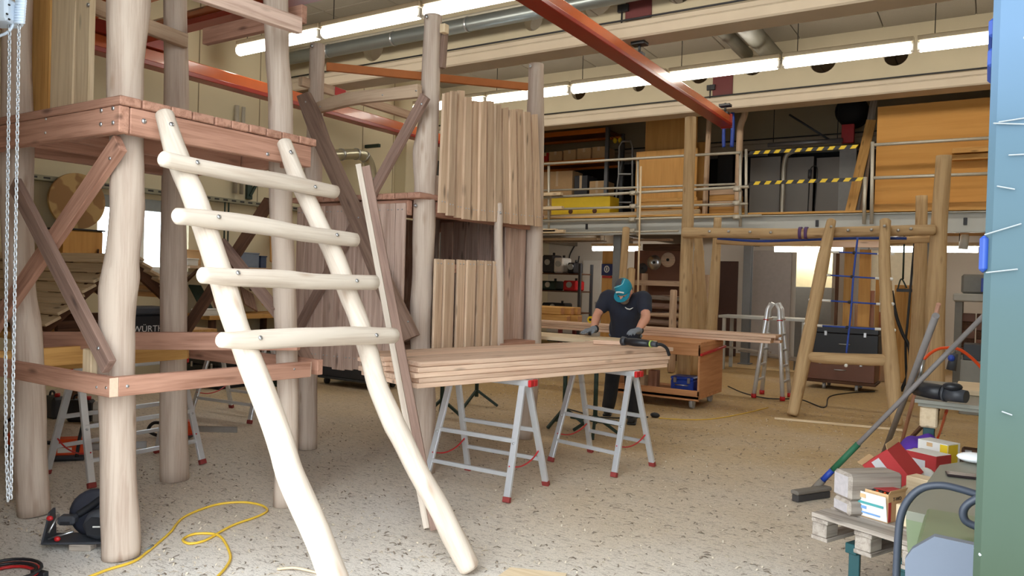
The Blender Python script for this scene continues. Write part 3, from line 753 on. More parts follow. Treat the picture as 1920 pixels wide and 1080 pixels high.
# deck
for i in range(11):
    x0 = -5.12 + i * .13
    bx('deck_plank', x0, x0 + .123, 4.5, 6.42, 2.155 + rnd.uniform(-.002, .002), 2.2, M_RED, t2, .005)
bx('deck_beam', -5.05, -3.85, 4.545, 4.6, 2.03, 2.15, M_RED, t2); bx('deck_beam', -3.78, -3.72, 4.72, 6.2, 2.03, 2.15, M_RED, t2)
bx('deck_beam', -5.05, -3.85, 6.36, 6.42, 2.03, 2.15, M_RED, t2)
# left side boards
zb = AY(630, 690, 4.53).z
xs = [-5.06]
while xs[-1] < -3.88: xs.append(xs[-1] + rnd.uniform(.09, .135))
for i in range(len(xs) - 1):
    o = bx('side_board', xs[i] + .002, xs[i + 1] - .002, 4.505 + rnd.uniform(0, .006), 4.535, zb + rnd.uniform(-.012, .012), 2.12, M_TANP, t2, .004)
    for z in (2.07, zb + .1):
        for q in (.3, .7): bolt(((xs[i] + .1 * q), 4.504, z), (0, -1, 0), .005, o, name='screw')
bx('lower_beam', -5.05, -3.85, 4.545, 4.6, zb + .05, zb + .17, M_RED, t2)
# hidden-side boards that make the inside dark
for i in range(9):
    y0 = 4.75 + i * .175
    bx('back_board', -5.06, -5.035, y0, y0 + .165, .75, 2.13, M_TANP, t2)
for i in range(7):
    x0 = -4.9 + i * .165
    bx('back_board', x0, x0 + .155, 6.33, 6.355, .75, 2.13, M_TANP, t2)
for i in range(8): bx('floor_board', -5.0, -3.72, 4.62 + i * .215, 4.62 + i * .215 + .205, .845, .88, M_TANP, t2)
# upper front panel with ragged top and swagged lower edge
XP = -3.645
ub = [819 + i * 14.9 for i in range(14)]
ut = [828 + i * 13.7 for i in range(14)]
vt = [173, 172, 171, 183, 191, 190, 191, 196, 201, 205, 206, 211, 214]
vbm = [399, 404, 408, 411, 413, 414, 415, 416, 418, 420, 421, 422, 424]
for i in range(13):
    xo = XP + rnd.uniform(-.006, .006) + (.009 if i % 2 else -.009)
    a = AX(ub[i] + 1.1, vbm[i], xo); b_ = AX(ub[i + 1] - 1.1, vbm[i] + 1, xo); c = AX(ut[i + 1] - 2.0, vt[i], xo); d = AX(ut[i] + 1.0, vt[i] + rnd.uniform(-2, 3), xo)
    M = T(xo, a.y, a.z) @ Matrix(((0, 0, 1, 0), (1, 0, 0, 0), (0, 1, 0, 0), (0, 0, 0, 1)))
    pts = [(q.y - a.y, q.z - a.z) for q in (a, b_, c, d)]
    mid = ((pts[1][0] + pts[2][0]) / 2 + rnd.uniform(-.006, .004), (pts[1][1] + pts[2][1]) / 2); mid2 = ((pts[0][0] + pts[3][0]) / 2 + rnd.uniform(-.004, .006), (pts[0][1] + pts[3][1]) / 2)
    o = MB().prism(M, [pts[0], pts[1], mid, pts[2], pts[3], mid2], .024).build('panel_board', M_TAN, t2, M @ Matrix.Rotation(math.pi / 2, 4, 'Z'))
    for q in (.3, .7): bolt((xo + .0245, a.y + (b_.y - a.y) * q, a.z + .09), (1, 0, 0), .006, o, name='screw')
bx('panel_rail', -3.70, XP - .01, 4.8, 6.2, 2.5, 2.6, M_TAN, t2); bx('panel_rail', -3.72, XP - .01, 4.76, 6.2, 2.07, 2.17, M_RED, t2)
# lower front panel
le = [(812, 828), (830, 850), (854, 870), (872, 890), (892, 905), (907, 919), (921, 934)]
zlow = AX(880, 668, XP).z
for i, (a, b_) in enumerate(le):
    xo = XP + rnd.uniform(-.006, .006)
    xo += .008 if i % 2 else -.008; p0 = AX(a + .8, 485 + i * .7, xo); p1 = AX(b_ - .8, 486 + i * .7, xo)
    o = bx('panel_board', xo, xo + .024, p0.y, p1.y, zlow, p0.z, M_TAN, t2, .005)
    for q in (.3, .7): bolt((xo + .0245, p0.y + (p1.y - p0.y) * q, p0.z - .035), (1, 0, 0), .006, o, name='screw')
zr = AX(870, 492, XP).z
bx('panel_rail', -3.70, XP - .01, 4.72, 5.6, zr - .09, zr - .02, M_RED, t2)
dS = depth(AX(935, 500, XP + .02))
logpx('window_post', [(938, 650, 14), (938, 560, 14), (935, 480, 17), (934, 440, 17), (936, 400, 14), (936, 382, 12)], lambda u, v: AX(u, v, XP + .03), M_LOG, t2, seg=10)
bolt(AX(939, 399, XP + .075), (1, 0, 0), .012, t2)
ya = AX(946, 540, -3.8).y; yb_ = AX(984, 540, -3.8).y
for i in range(4):
    w = (yb_ - ya) / 4
    bx('inner_board', -3.82, -3.8, ya + i * w + .002, ya + (i + 1) * w - .002, zlow, 2.1, M_TANP, t2)
p = AX(960, 646, -3.6); bx('sill_board', -3.85, -3.58, p.y - .2, p.y + .38, p.z - .02, p.z + .02, M_RED, t2)
# cross bracing on the left side
def outline(nm, pts, y, t, m, par, grain=(0, 0, 1)):
    q = [AY(u, v, y) for u, v in pts]; c = q[0]
    M = T(c.x, y, c.z) @ Matrix.Rotation(math.pi / 2, 4, 'X')
    o2 = [(p.x - c.x, p.z - c.z) for p in q]
    ar = sum(o2[i][0] * o2[(i + 1) % len(o2)][1] - o2[(i + 1) % len(o2)][0] * o2[i][1] for i in range(len(o2)))
    if ar < 0: o2 = o2[::-1]
    return MB().prism(M, o2, t).build(nm, m, par, frame(c, grain))
g = AY(790, 650, 4.42) - AY(575, 185, 4.42)
sl = outline('brace', [(563, 182), (583, 174), (604, 215), (620, 262), (655, 340), (690, 410), (725, 500), (752, 555), (772, 595), (788, 628), (760, 640), (735, 600), (705, 530), (682, 470), (660, 415), (640, 370), (612, 310), (592, 265), (575, 220)], 4.44, .04, M_SLAB, t2, g)
for u, v in ((573, 191), (672, 408), (765, 603)): bolt(AY(u, v, 4.398), (0, -1, 0), .007, sl)
xbrace('brace', AY(798, 180, 4.47), AY(558, 618, 4.47), .085, .04, M_GREYW, t2, (0, -1, 0), [AY(790, 195, 4.448)])
g = AY(791, 172, 4.5) - AY(600, 204, 4.5)
tb = outline('curved_beam', [(600, 195), (628, 184), (655, 176), (700, 171), (730, 169), (791, 160), (791, 184), (730, 190), (690, 194), (655, 200), (602, 213)], 4.55, .05, M_TAN, t2, g)
for u, v in ((717, 178), (780, 170), (600, 200)): bolt(AY(u, v, 4.498), (0, -1, 0), .007, tb)
bar('diagonal_batten', AY(612, 125, 4.78), AX(990, 163, -3.86), .04, .07, plain('orange_batten', (186, 110, 56), .7), t2)
q0 = AX(563, 152, -5.1); q1 = AX(776, 219, -5.1); ra = bar('side_rail', q0, q1, .05, .08, M_TAN, t2)
q0 = AX(628, 170, -5.07); q1 = AX(648, 177, -5.07); bar('red_mark', q0, q1, .005, .075, M_REDP, ra)
xbrace('batten', AX(835, 48, -3.7), AX(829, 128, -3.7), .05, .04, M_SLAB, t2, (1, 0, 0)); p = AX(834, 54, -3.66); bx('batten_block', p.x - .03, p.x + .02, p.y - .03, p.y + .03, p.z - .035, p.z + .035, M_PALE, t2)

# ================================================================== leaning laths
foot = F(800, 998); top = AY(672, 308, 3.74)
dn = (top - foot).normalized()
for k, (off, w, m, lab) in enumerate(((V((0, 0, 0)), .038, M_LOGW, 'pale leaning lath propped against the brown brace of the hut'), (right * .054 - fwd * .03, .055, M_GREYW, 'greyish brown board leaning just behind the pale lath'))):
    o = bar('leaning_lath', foot + off + V((0, 0, .025 - off.z)), top + off + dn * (-.02 if k else 0), w, .022, m, None, up=fwd)
    tag(o, lab, 'board')

# ================================================================== CLIMBING FRAME (net between A legs)
t3 = thing('climbing_frame', 'log climbing frame with blue rope net below the mezzanine', 'climbing frame', (-2, 10.2, 0))
YP = 10.6
def post3(u0, v0, u1, v1, y, w0, w1, m=M_LOGY, bend=0):
    a = AY(u0, v0, y); b_ = AY(u1, v1, y)
    if v0 > 500: a.z = .002
    n = 5; pts = []
    for i in range(n + 1):
        f = i / n; p = a.lerp(b_, f); p.x += bend * math.sin(math.pi * f)
        pts.append((p, (w0 + (w1 - w0) * f) / 2 * depth(p) / FPX))
    return log('post', pts, m, t3, seg=14, round_end=False)
post3(1280, 740, 1295, 220, YP, 26, 20)
post3(1752, 760, 1770, 292, YP, 38, 26, bend=-.03)
post3(1716, 690, 1728, 367, 12.0, 30, 20, bend=.02)
post3(1322, 700, 1308, 432, 12.0, 18, 16, bend=.02)
post3(1325, 690, 1346, 408, 11.6, 26, 14, bend=.02)
bm = logpx('top_log', [(1283, 436, 22), (1380, 437, 19), (1500, 438, 20), (1620, 434, 20), (1752, 431, 20)], lambda u, v: AY(u, v, YP - .18), M_LOGY, t3, seg=12)
logpx('top_log', [(1345, 452, 12), (1450, 456, 12), (1600, 455, 13), (1745, 448, 14)], lambda u, v: AY(u, v, YP + .3), M_LOGY, t3, seg=12)
for u, v in ((1330, 434), (1366, 434), (1406, 435), (1445, 436), (1590, 432), (1634, 431), (1684, 432), (1708, 429)): bolt(AY(u, v, YP - .32), (0, -1, 0), .02, bm)
for u in (1501, 1512): 
    p = AY(u, 437, YP - .18); tube('strap', [p - V((.02, 0, 0)), p + V((.02, 0, 0))], .082, plain('purple_strap', (92, 64, 110), .7), bm, 14)
n3 = V((0, -(2.35), 1.1)).normalized(); p3 = V((0, 9.45, 0))
n3 = V((0, 2.35, -(YP - .36 - 9.45))).normalized()
S0 = lambda u, v: PLN(u, v, p3, n3)
def leg(pts):
    return logpx('leg', pts, S0, M_LOGY, t3, seg=14)
lg1 = leg([(1486, 776, 22), (1498, 720, 24), (1510, 660, 25), (1530, 560, 24), (1545, 480, 22), (1559, 414, 17)])
lg2 = leg([(1681, 795, 22), (1674, 720, 26), (1667, 640, 26), (1662, 560, 22), (1658, 480, 20), (1660, 414, 20)])
cb = logpx('crossbar', [(1514, 669, 18), (1560, 672, 22), (1610, 674, 22), (1662, 675, 22)], S0, M_LOGY, t3, seg=14)
for u, v in ((1561, 426), (1660, 425)): bolt(S0(u, v) - V((0, .1, 0)), (0, -1, 0), .018, t3)
M_ROPE = plain('blue_rope', (44, 74, 160), .7)
net = cord('rope', [S0(1608, 446), S0(1600, 520), S0(1595, 590), S0(1587, 662)], .012, M_ROPE, t3)
for k, (ul, vl, ur, vr, uk) in enumerate(((1556, 472, 1664, 477, 1603), (1540, 515, 1660, 523, 1599), (1540, 563, 1662, 571, 1594), (1524, 610, 1660, 618, 1590))):
    a = S0(ul, vl); b_ = S0(ur, vr); o = tube('rope', [a, b_], .010, M_ROPE, t3, 7)
    kx = a.lerp(b_, (uk - ul) / (ur - ul)); MB().ell(kx, .026, .02, .02, 8, 6).build('knot', M_BLK, o)
    for p, s in ((a, 1), (b_, -1)):
        tube('ferrule', [p + (b_ - a).normalized() * (.0 * s), p + (b_ - a).normalized() * (.11 * s)], .017, M_WHT, o, 7)
for u, v in ((1530, 513), (1672, 523), (1520, 562), (1674, 570), (1511, 607), (1677, 619), (1674, 476), (1587, 685)): bolt(S0(u, v) - V((0, .03, 0)), (0, -1, 0), .022, t3, M_WHT)
MB().tube(smooth_path([tuple(AY(u, v, YP - .02)) for u, v in ((1345, 447), (1420, 452), (1500, 450), (1600, 447), (1700, 447))]), .018, 6).build('rope', M_ROPE, t3)
bx('cross_board', AY(1558, 458, YP + .25).x, AY(1650, 458, YP + .25).x, YP + .23, YP + .27, AY(1600, 464, YP + .25).z, AY(1600, 452, YP + .25).z, M_PINK, t3)
a = F(1452, 786); b_ = F(1692, 808); o = bar('loose_lath', a + V((0, 0, .012)), b_ + V((0, 0, .012)), .05, .022, M_PALE); tag(o, 'long pale lath lying on the floor in front of the climbing net legs', 'lath')
# ================================================================== ALUMINIUM TRESTLES
def trestle(lab, loc, rz, L, h=.83, spread=.27, grp=None, z=0):
    """folding trestle, top bar along local X"""
    t = thing('trestle', lab, 'trestle', loc, rz, grp, local=True)
    MB().bx(-L / 2 - .03, L / 2 + .03, -.055, .055, h - .045, h, .006).build('top_bar', M_ALU, t)
    for s in (-1, 1):
        for k in (-1, 1):
            e = MB().bx(s * (L / 2 + .03), s * (L / 2 + .055), k * .028 - .025, k * .028 + .025, h - .05, h + .001, .006).build('end_cap', M_REDP, t)
    for s in (-1, 1):
        for k in (-1, 1):
            a = V((s * (L / 2 - .02), k * .04, h - .045)); b = V((s * (L / 2 + .02), k * spread, .03))
            lg = bar('leg', a, b, .05, .026, M_ALU, t, up=(0, 1, 0))
            d = (b - a).normalized()
            bar('foot', b - d * .01, b + d * .028, .056, .032, plain('dull_red_rubber', (140, 52, 48), .7), lg, up=(0, 1, 0))
            bolt(a.lerp(b, .52) + V((0, k * .018, 0)), (0, k, 0), .009, lg)
    for k in (-1, 1):
        for f, q in ((.50 if k < 0 else .46, .032), (.80 if k < 0 else .76, .03)):
            y = k * (.04 + (spread - .04) * f); zz = (h - .045) * (1 - f) + .03 * f
            bar('cross_bar', (-L / 2 - .005, y, zz), (L / 2 + .005, y, zz), .022, q, M_ALU, t)
    for s in (-1, 1):
        zz = .24; y = spread * .82
        cord('strap', [(s * L / 2, -y, zz), (s * L / 2, -y * .3, zz - .03), (s * L / 2, y * .4, zz - .01), (s * L / 2, y, zz + .06)], .006, M_REDP, t, 5)
    done(); return t
trestle('aluminium trestle under the near half of the board stack', (-3.13, 4.68, 0), .0, .68)
trestle('aluminium trestle under the far half of the board stack', (-2.73, 5.84, 0), -.2, .62)
trestle('aluminium trestle behind the near left log post with orange saws under it', (-5.56, 3.34, 0), math.pi / 2, .84, .84, .3)
trestle('aluminium trestle between the two rear log posts of the left tower', (-6.75, 5.3, 0), .1, .8, .84)

# ================================================================== STACK OF PLANED BOARDS
sd = V((.297, .955, 0)).normalized(); so = V((-3.09, 3.66, .832)) + sd * .07; sw = V((-sd.y, sd.x, 0))
ORD = ['bottom', 'second lowest', 'middle', 'second highest', 'topmost']; ROW = ['front row', 'second row', 'third row', 'rear row']
for k in range(5):
    for j in range(4):
        sh = rnd.uniform(.005, .06); L = 2.57 + rnd.uniform(-.04, .06)
        w = .19
        c = so + sw * (w * (j + .5) + rnd.uniform(-.002, .002)) + V((0, 0, .034 * (k + .5))) + sd * sh
        if j == 0: c = c + sw * rnd.uniform(-.012, 0)
        o = bar('larch_board', c, c + sd * L, w - .006, .032, M_PINK, None, b=.003)
        tag(o, 'planed larch board, %s layer, %s of the stack on trestles' % (ORD[k], ROW[j]), 'board', 'planed boards stacked on the trestles')
# board the worker leans on, with its steel stands
WZ = .985
for j, lab in enumerate(('pale wide board in front of the worker, nearer of the two on the green stands', 'pale wide board under the worker hands, farther of the two on the green stands')):
    y = 6.72 + j * .26
    o = bar('wide_board', V((-4.35, y + .09, WZ - .02)), V((-2.86 + .1 * j, y + .0, WZ - .02)), .25, .036, M_PALE); tag(o, lab, 'board')
def stand(lab, p, h, feet):
    t = thing('roller_stand', lab, 'work stand', p, 0, 'dark green work stands', local=True)
    tube('pole', [(0, 0, .12), (0, 0, h - .03)], .024, M_DSTEEL, t, 8)
    bx('top_bar', -.22, .22, -.03, .03, h - .045, h, M_DSTEEL, t)
    for k in range(3):
        a = feet + k * 2.094
        bar('foot', (0, 0, .2), (.26 * math.cos(a), .26 * math.sin(a), .016), .03, .03, M_DSTEEL, t)
    done()
stand('dark green work stand under the left part of the worker boards', F(1043, 812) + V((-.1, .35, 0)), WZ - .04, .3)
stand('dark green work stand beside the worker boots', V((-3.3, 6.88, 0)), WZ - .04, .9)
p = F(893, 762); stand('dark green work stand on the floor behind the hut posts', p, .62, .5)
p = F(828, 782); stand('dark green work stand seen below the hut next to the log post', p, .6, .2)
a = F(1072, 784); b_ = F(1155, 797); o = bar('steel_bar', a + V((0, 0, .025)), b_ + V((0, 0, .025)), .07, .045, M_DSTEEL); tag(o, 'dark green steel bar lying at the worker feet', 'steel bar')

# ================================================================== PERSON
def remeshed(name, mb, mat, parent, vox=.012, it=4):
    me = bpy.data.meshes.new(name); me.from_pydata([tuple(p) for p in mb.v], [], mb.f)
    o = bpy.data.objects.new(name + '_tmp', me); COL.objects.link(o)
    r = o.modifiers.new('r', 'REMESH'); r.mode = 'VOXEL'; r.voxel_size = vox
    s = o.modifiers.new('s', 'SMOOTH'); s.factor = .5; s.iterations = it
    dg = bpy.context.evaluated_depsgraph_get()
    m2 = bpy.data.meshes.new_from_object(o.evaluated_get(dg)); bpy.data.objects.remove(o); bpy.data.meshes.remove(me)
    m2.name = name; m2.materials.clear()
    c = sum((v.co for v in m2.vertices), V((0, 0, 0))) / len(m2.vertices)
    m2.transform(T(-c.x, -c.y, -c.z))
    return link(name, m2, T(*c), mat, parent, True)
def limb(mb, pts, seg=14):
    """pts: (point, radius)"""
    q = smooth_path([tuple(p) + (r,) for p, r in pts], 4)
    mb.tube([V(x[:3]) for x in q], [x[3] for x in q], seg, smooth=True)
    for p, r in (pts[0], pts[-1]): mb.ell(p, r * .98, r * .98, r * .98, 12, 8)
    return mb
M_SKIN = plain('skin', (206, 148, 122), .55, 0, .06, 30)
M_SHIRT = plain('navy_shirt', (34, 38, 52), .9, 0, .12, 12)
M_TROU = plain('dark_work_trousers', (40, 42, 48), .9, 0, .15, 12)
M_GLV = plain('grey_glove', (120, 126, 134), .8, 0, .15, 40)
per = thing('person', 'worker in dark t-shirt, teal cap and grey gloves bent over the boards', 'person', (-3.45, 7.75, 0))
ft = [F(1185, 792), F(1140, 776)]                     # his left boot (nearer), right boot
hipc = AY(1172, 655, 7.62); hipc.z = .9
hips = [hipc + V((.1, -.02, 0)), hipc + V((-.1, .04, 0))]
chest = AY(1172, 578, 7.46); neckb = AY(1172, 548, 7.4); head = AY(1170, 545, 7.2)
shR = AY(1140, 556, 7.42); shL = AY(1207, 559, 7.4)
elR = AY(1120, 590, 7.28); wrR = AY(1112, 619, 7.08)
wrR.z = 1.055
elL = AY(1211, 596, 7.2); wrL = AY(1196, 626, 7.05); wrL.z = 1.075
hd = V((-.02, -.70, -.71)).normalized()               # way the face looks: down at the boards
hu = V((-.01, -.71, .70)).normalized(); hr = hd.cross(hu).normalized()
Rh = Matrix((hr, hd, hu)).transposed()
body = MB()
limb(body, [(hipc, .13), (hipc.lerp(chest, .5), .125), (chest, .13), (chest.lerp(neckb, .6), .1)])
limb(body, [(neckb, .065), (head - hu * .06 - hd * .03, .058)])
for sh, el, wr in ((shR, elR, wrR), (shL, elL, wrL)):
    limb(body, [(chest.lerp(sh, .6), .075), (sh, .066), (sh.lerp(el, .5), .055), (el, .046), (el.lerp(wr, .35), .046), (wr, .031)])
for hp, f in zip(hips, ft):
    kn = hp.lerp(f, .5) + V((.02, -.05, .03)); limb(body, [(hp, .088), (hp.lerp(kn, .5), .078), (kn, .06), (kn.lerp(f, .4), .055), (V((f.x, f.y, .1)), .042)])
body.ell(head, .076, .094, .115, 18, 12, R=Rh)
body.ell(head + hd * .03 - hu * .065, .055, .06, .05, 12, 8, R=Rh)        # jaw
body.ell(head + hd * .1 - hu * .02, .014, .022, .03, 8, 6, R=Rh)           # nose
for s in (-1, 1):
    body.ell(head + hr * s * .078 - hd * .005 - hu * .015, .012, .024, .034, 8, 6, R=Rh)
    body.ell(head + hr * s * .03 + hd * .078 + hu * .01, .016, .012, .008, 8, 6, R=Rh)
body.ell(head + hd * .086 - hu * .058, .026, .012, .009, 8, 6, R=Rh)
bo = remeshed('body', body, M_SKIN, per, .009, 3)
for s in (-1, 1): MB().ell(head + hr * s * .03 + hd * .088 + hu * .002, .009, .006, .007, 8, 6, R=Rh).build('eye', M_BLK, per)
MB().ell(head + hd * .055 - hu * .088, .05, .05, .034, 12, 8, R=Rh).build('beard', plain('grey_beard', (120, 104, 92), .9), per)
MB().ell(head - hd * .035 - hu * .02, .08, .07, .07, 14, 8, R=Rh).build('hair', plain('short_hair', (96, 84, 76), .9), per)
shirt = MB()
limb(shirt, [(hipc + V((0, 0, .02)), .158), (hipc.lerp(chest, .35), .152), (hipc.lerp(chest, .7), .16), (chest, .168), (chest.lerp(neckb, .7), .105)])
shirt.ell(chest + V((0, -.01, .02)), .2, .135, .13, 18, 12)
shirt.ell(hipc.lerp(chest, .4), .185, .13, .2, 18, 12)
for sh, el in ((shR, elR), (shL, elL)):
    limb(shirt, [(chest.lerp(sh, .5), .1), (sh, .082), (sh.lerp(el, .35), .077), (sh.lerp(el, .58), .076)])
so_ = remeshed('t_shirt', shirt, M_SHIRT, per, .012, 5)
pl = AY(1182, 577, chest.y - .19)
text('shirt_logo', '~', frame(pl, (1, 0, -.2), (0, -1, 0)) @ Matrix.Identity(4), .001, M_WHT, so_) if False else None
q = [AY(u, v, chest.y - .165) for u, v in ((1172, 576), (1176, 579), (1181, 580), (1187, 577))]
MB().tube(q, [.004, .007, .007, .003], 6).build('shirt_logo', M_WHT, so_)
tr = MB()
limb(tr, [(hipc + V((0, 0, .05)), .15), (hipc, .16), (hipc - V((0, 0, .08)), .15)])
for hp, f in zip(hips, ft):
    kn = hp.lerp(f, .5) + V((.02, -.06, .03)); limb(tr, [(hp, .108), (hp.lerp(kn, .5), .098), (kn, .084), (kn.lerp(f, .5), .08), (V((f.x, f.y, .09)), .076)])
remeshed('trousers', tr, M_TROU, per, .012, 3)
tube('belt', [(hipc.x + .165 * math.cos(a), hipc.y + .15 * math.sin(a), hipc.z + .075) for a in [i * math.pi / 8 for i in range(16)]], .022, M_GLV, per, 6, closed=True)
for f in ft:
    b = MB(); dx = V((.35, -.94, 0)).normalized()
    limb(b, [(V((f.x, f.y, .05)) - dx * .08, .05), (V((f.x, f.y, .055)), .055), (V((f.x, f.y, .05)) + dx * .1, .048), (V((f.x, f.y, .045)) + dx * .15, .04)])
    limb(b, [(V((f.x, f.y, .06)) - dx * .03, .058), (V((f.x, f.y, .15)) - dx * .03, .06)])
    ob = remeshed('boot', b, plain('black_boot', (34, 32, 32), .6), per, .012, 3)
    M = frame(V((f.x, f.y, .0125)) + dx * .03, dx); MB().box(M, .3, .1, .022, .008).build('sole', M_RUB, ob)
def hand(wr, tip_dir, down_dir, grip, thumb_side):
    g = MB(); fd = V(tip_dir).normalized(); dn = V(down_dir).normalized(); sd_ = fd.cross(dn).normalized()
    limb(g, [(wr - fd * .03, .04), (wr, .038)])
    for s in (-1, 0, 1): limb(g, [(wr + fd * .01 + sd_ * s * .018, .022), (wr + fd * .085 + sd_ * s * .028, .019)])
    for i, L in enumerate((.072, .082, .077, .06)):
        b0 = wr + fd * .085 + sd_ * (-.036 + .024 * i)
        k1 = b0 + fd * (L * .45) + dn * (L * .15 * grip); k2 = k1 + fd * (L * .32 * (1 - .5 * grip)) + dn * (L * .38 * grip); k3 = k2 + fd * (L * .2 * (1 - grip)) + dn * (L * .3 * grip)
        limb(g, [(b0, .0105), (k1, .0098), (k2, .009), (k3, .008)], 8)
    tb = wr + fd * .02 + sd_ * thumb_side * .035
    limb(g, [(tb, .016), (tb + fd * .03 + sd_ * thumb_side * .022 + dn * .01, .0125), (tb + fd * .06 + sd_ * thumb_side * .02 + dn * .025, .0095)], 8)
    o = remeshed('glove', g, M_GLV, per, .0055, 2)
    MB().tube([wr - fd * .045, wr - fd * .02], .042, 12).build('cuff', M_BLK, o)
hand(wrR, (-.25, -.95, -.12), (0, -.1, -1), .3, 1)
hand(wrL, (-.1, -.95, -.05), (-.1, -.1, -1), .5, -1)
# cap
cp = MB(); c0 = head + hu * .028 - hd * .008
prof = [(.089 * math.cos(a), .115 * math.sin(a)) for a in [i * math.pi / 2 / 8 for i in range(9)]]; prof[-1] = (1e-5, .115)
M_TEAL = plain('teal_cap', (16, 128, 150), .75, 0, .08, 30)
Mc = Matrix.Translation(c0) @ Rh.to_4x4() @ Matrix.Diagonal((.98, 1.14, 1, 1))
cap = cp.lathe(Mc, [(.089, -.012)] + prof, 24).build('cap', M_TEAL, per)
vz = MB(); pts = []
for i in range(13):
    a = math.pi * i / 12; pts.append((.085 * math.cos(a), .085 * math.sin(a) * .35 + .0))
vis = [(x, .075 + .085 * math.sin(math.acos(max(-1, min(1, x / .086))))) for x, _ in pts]
poly = [(.082, .03)] + vis + [(-.082, .03)]
vz.prism(Matrix.Translation(c0 - hu * .012) @ Rh.to_4x4() @ Matrix.Rotation(-.25, 4, 'X'), poly, .006)
vo = vz.build('visor', M_TEAL, cap)
Ms = Matrix.Translation(c0) @ Rh.to_4x4()
def capseam(f0, nm, m, r=.0045):
    q = []
    for x, y in f0:
        zz = max(0, 1 - (x / .09) ** 2 - (y / .103) ** 2) ** .5 * .117
        q.append(Ms @ V((x, y, zz)))
    MB().tube(q, r, 6).build(nm, m, cap)
capseam(smooth_path([(-.035, -.03), (-.035, .03), (-.01, .058), (.03, .066), (.07, .05)], 5), 'seam', plain('pale_teal', (130, 200, 214), .7))
capseam(smooth_path([(-.04, .09), (-.015, .096), (.015, .096), (.04, .09)], 5), 'badge', M_WHT, .009)
g = MB(); 
for i in range(5):
    for j in range(5):
        x0, x1 = -.02 + i * .018, -.002 + i * .018; y0, y1 = -.03 + j * .017, -.013 + j * .017
        def sp(x, y): return Ms @ V((x, y, max(0, 1 - (x / .0885) ** 2 - (y / .1015) ** 2) ** .5 * .1185))
        g.add([sp(x0, y0), sp(x1, y0), sp(x1, y1), sp(x0, y1)], [[0, 1, 2, 3]], 0, True)
g.build('crown_patch', plain('charcoal_patch', (66, 66, 72), .8), cap)
# workpiece and sander
a = F(1112, 641, 1.0215); b_ = F(1172, 643, 1.0215)
o = bar('workpiece', a, b_ + V((.02, 0, 0)), .06, .035, M_PINK); tag(o, 'short pink timber piece held down by the worker on the boards', 'workpiece')
for k, (u, v) in enumerate(((1101, 641), (1108, 641), (1116, 641))):
    p = F(u, v, WZ); o = bar('wood_chip', p + V((-.02, 0, .006)), p + V((.03, .01, .006)), .016, .008, M_TAN); tag(o, 'small dark wood chip on the worker board, %s of three' % ['leftmost', 'middle one', 'rightmost'][k], 'wood chip', 'wood chips before the worker')
sn = thing('power_tool', 'black long-necked electric grinder in the worker left hand', 'power tool', F(1200, 640, WZ))
a = F(1174, 640, 1.05); b_ = F(1232, 646, 1.05); mid = a.lerp(b_, .3)
tube('motor_body', [a, mid, a.lerp(b_, .75)], [.03, .036, .028], M_BLK, sn, 12)
tube('head', [a - (b_ - a) * .12, a], [.04, .034], M_DGREY, sn, 12)
tube('rear_grip', [a.lerp(b_, .75), b_], [.027, .022], M_DGREY, sn, 12)
tube('band', [a.lerp(b_, .8), a.lerp(b_, .84)], .03, plain('lime_plastic', (170, 200, 90), .5), sn, 12)
cord('hose', [b_, b_ + V((.03, .02, .0)), b_ + V((.06, .06, -.03)), b_ + V((.07, .1, -.09))], .014, M_BLK, sn, 8)

# ================================================================== CART AND ITS LOAD
cA = F(1310, 752, .12); CX1 = cA.x; CY0 = cA.y; CX0 = F(1205, 742, .12).x - .1; CY1 = CY0 + .95; CH = .84
ct = thing('wooden_cart', 'plywood workshop cart on grey castors with a red edge bar behind the worker', 'cart', ((CX0 + CX1) / 2, (CY0 + CY1) / 2, 0))
M_OSB = wood('osb_board', (204, 150, 106), (180, 124, 82), .6, objvar=.05, knots=False)
CX0 = min(CX0, CX1 - 1.1)
bx('base_board', CX0, CX1, CY0, CY1, .13, .17, M_OSB, ct); bx('side_board', CX1 - .025, CX1, CY0, CY1, .17, CH - .06, M_OSB, ct)
bx('side_board', CX0, CX0 + .025, CY0, CY1, .17, CH - .06, M_OSB, ct)
bx('top_board', CX0, CX1, CY0, CY1, CH - .03, CH, M_OSB, ct); bx('apron', CX0, CX1, CY0, CY0 + .022, CH - .17, CH - .03, M_OSB, ct); bx('kick_board', CX0, CX1, CY0, CY0 + .02, .11, .24, M_OSB, ct)
bx('side_board', CX1 - .026, CX1 + .003, CY0, CY1, CH - .06, CH - .03, M_OSB, ct)
bar('red_bar', (CX1 + .02, CY0 - .02, CH - .15), (CX1 + .02, CY1 + .02, CH - .1), .03, .03, M_REDP, ct)
for x in (CX0 + .12, CX1 - .12):
    for y in (CY0 + .12, CY1 - .12):
        w = MB().tube([(x - .02, y, .076), (x + .02, y, .076)], .075, 16).build('castor', plain('grey_castor', (170, 172, 174), .5), ct)
        MB().bx(x - .03, x + .03, y - .03, y + .03, .115, .13, .002).bx(x - .032, x - .026, y - .02, y + .02, .05, .12, .001).bx(x + .026, x + .032, y - .02, y + .02, .05, .12, .001).build('fork', M_STEEL, w)
def simple(name, lab, cat, x0, x1, y0, y1, z0, z1, m, b=.006, grp=None): return tag(bx(name, x0, x1, y0, y1, z0, z1, m, None, b), lab, cat, grp)
